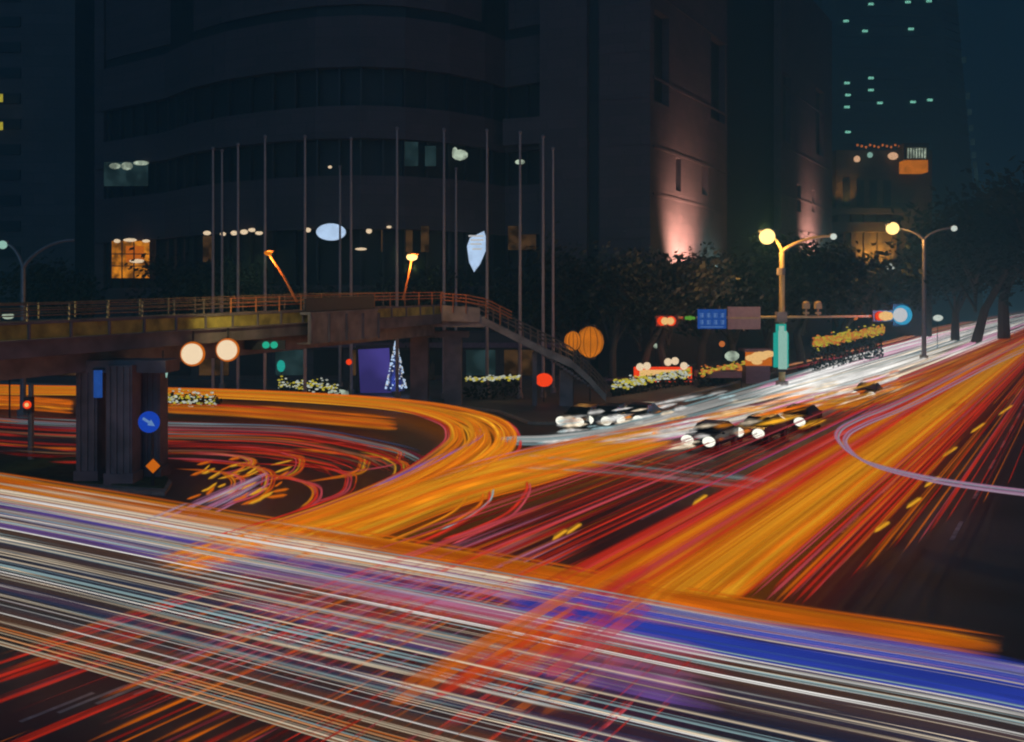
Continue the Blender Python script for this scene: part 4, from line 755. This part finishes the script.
# red cross traffic curling under the bridge
T = Trails(); a = [(-60, 412), (60, 420), (180, 424), (300, 428), (400, 446), (440, 460)]; b = [(-60, 452), (60, 462), (170, 458), (250, 460), (310, 470), (330, 480)]
stream(T, a, b, 90, dict(red=5, deep=6, orange=3, brown=3), r=(.02, .06), alpha=(.3, .8), full=.05, lens=(.1, .5), bright=(.4, 1)); stream(T, a, b, 10, dict(bluedim=3, cool=1), r=(.03, .06), alpha=(.3, .6), full=.2, bright=(.5, .9), lat=(0, .3)); T.build('light_streaks', 'dull red and brown streaks crossing behind the near piers')
T = Trails()
for cx_, cy_, w_, h_ in ((268, 478, 110, 28), (300, 462, 110, 22), (362, 462, 140, 20), (402, 455, 150, 18), (238, 482, 80, 22), (318, 492, 90, 24), (350, 480, 120, 26), (402, 468, 110, 24), (250, 462, 90, 14)):
    for j in range(7):
        d = rng.uniform(-7, 7); pts = [(cx_-w_+d, cy_-h_*.72+d*.3), (cx_-w_*.4, cy_-h_*.6+d*.3), (cx_-6+d, cy_-h_*.28), (cx_+d, cy_+h_*.1), (cx_-12+d, cy_+h_*.6), (cx_-w_*.55+d, cy_+h_*1.15)]
        L = crom([P(x, y, .7) for x, y in pts], 60); s0 = rng.integers(0, 25); s1 = rng.integers(35, 60); nm = rng.choice(['red', 'orange', 'rose', 'amber', 'red', 'yellow'], p=[.3, .25, .15, .12, .1, .08]); T.streak(L[s0:s1], rng.uniform(.02, .055), PAL[nm]*rng.uniform(.6, 1), rng.uniform(.5, .9), 1, .1)
for i in range(40):
    cx_, cy_ = rng.uniform(190, 300), rng.uniform(455, 500); a, b = P(cx_, cy_, .7), P(cx_-rng.uniform(8, 24), cy_+rng.uniform(3, 10), .7); T.streak(np.linspace(a, b, 5), rng.uniform(.03, .06), PAL['yellow' if i % 2 else 'orange'], .9, 1, .2)
T.build('light_streaks', 'tangle of small curling red and orange hooks inside the U turn')
T = Trails()
for pts, nm, r in (([(527, 480), (526, 492), (508, 512), (470, 530), (440, 540)], 'red', .05), ([(530, 482), (529, 494), (512, 515), (476, 533), (450, 545)], 'rose', .035), ([(490, 490), (486, 505), (450, 528), (405, 548)], 'red', .05), ([(484, 492), (478, 506), (440, 528), (385, 548)], 'orange', .05), ([(470, 492), (455, 510), (415, 530), (360, 552)], 'amber', .04), ([(494, 488), (490, 500), (470, 516), (440, 530)], 'cool', .03), ([(505, 420), (517, 430), (520, 445), (514, 455)], 'red', .04)):
    T.streak(crom([P(x, y, .7) for x, y in pts], 50), r, PAL[nm], .85, 1.2, .08)
T.build('light_streaks', 'few red hook shaped streaks just below the orange U turn')
# pink-white short burst under the bridge
T = Trails(); stream(T, [(130, 530), (200, 500), (262, 474)], [(160, 538), (225, 508), (275, 480)], 22, dict(pink=4, lilac=4, white=2), r=(.02, .06), alpha=(.25, .6), full=.2, lens=(.4, .9)); stream(T, [(330, 505), (390, 482), (470, 440), (480, 425)], [(340, 511), (400, 488), (480, 446), (490, 430)], 8, dict(violet=4, pink=2), r=(.03, .07), alpha=(.3, .6), full=.2); T.build('light_streaks', 'pale pink and lilac burst of streaks right of the near piers')
# the thin pale loop at the right
T = Trails(); lp = [(1060, 330), (1000, 356), (920, 396), (862, 421), (842, 434), (846, 448), (868, 463), (920, 477), (980, 487), (1070, 498)]
for j in range(13):
    d = rng.uniform(-2.5, 2.5); L = crom([P(x+d*2.6, y+d*1.5, 1.25) for x, y in lp], 110); T.streak(L, rng.uniform(.018, .04), PAL[['lilac', 'cool', 'pink', 'lilac'][j % 4]]*rng.uniform(.7, 1.0), rng.uniform(.3, .6), 1.3, .04)
T.build('light_loop', 'thin pale blue and pink loop of light turning at the right over the avenue', 'light loop')
T = Trails(); stream(T, [(510, 452), (600, 462), (700, 474), (790, 486)], [(505, 476), (600, 480), (700, 490), (790, 500)], 14, dict(cool=3, rose=2, red=1, brown=3), r=(.02, .1), alpha=(.08, .25), full=.3, flat=2.5); T.build('light_streaks', 'faint teal and red smears across the empty asphalt of the junction')
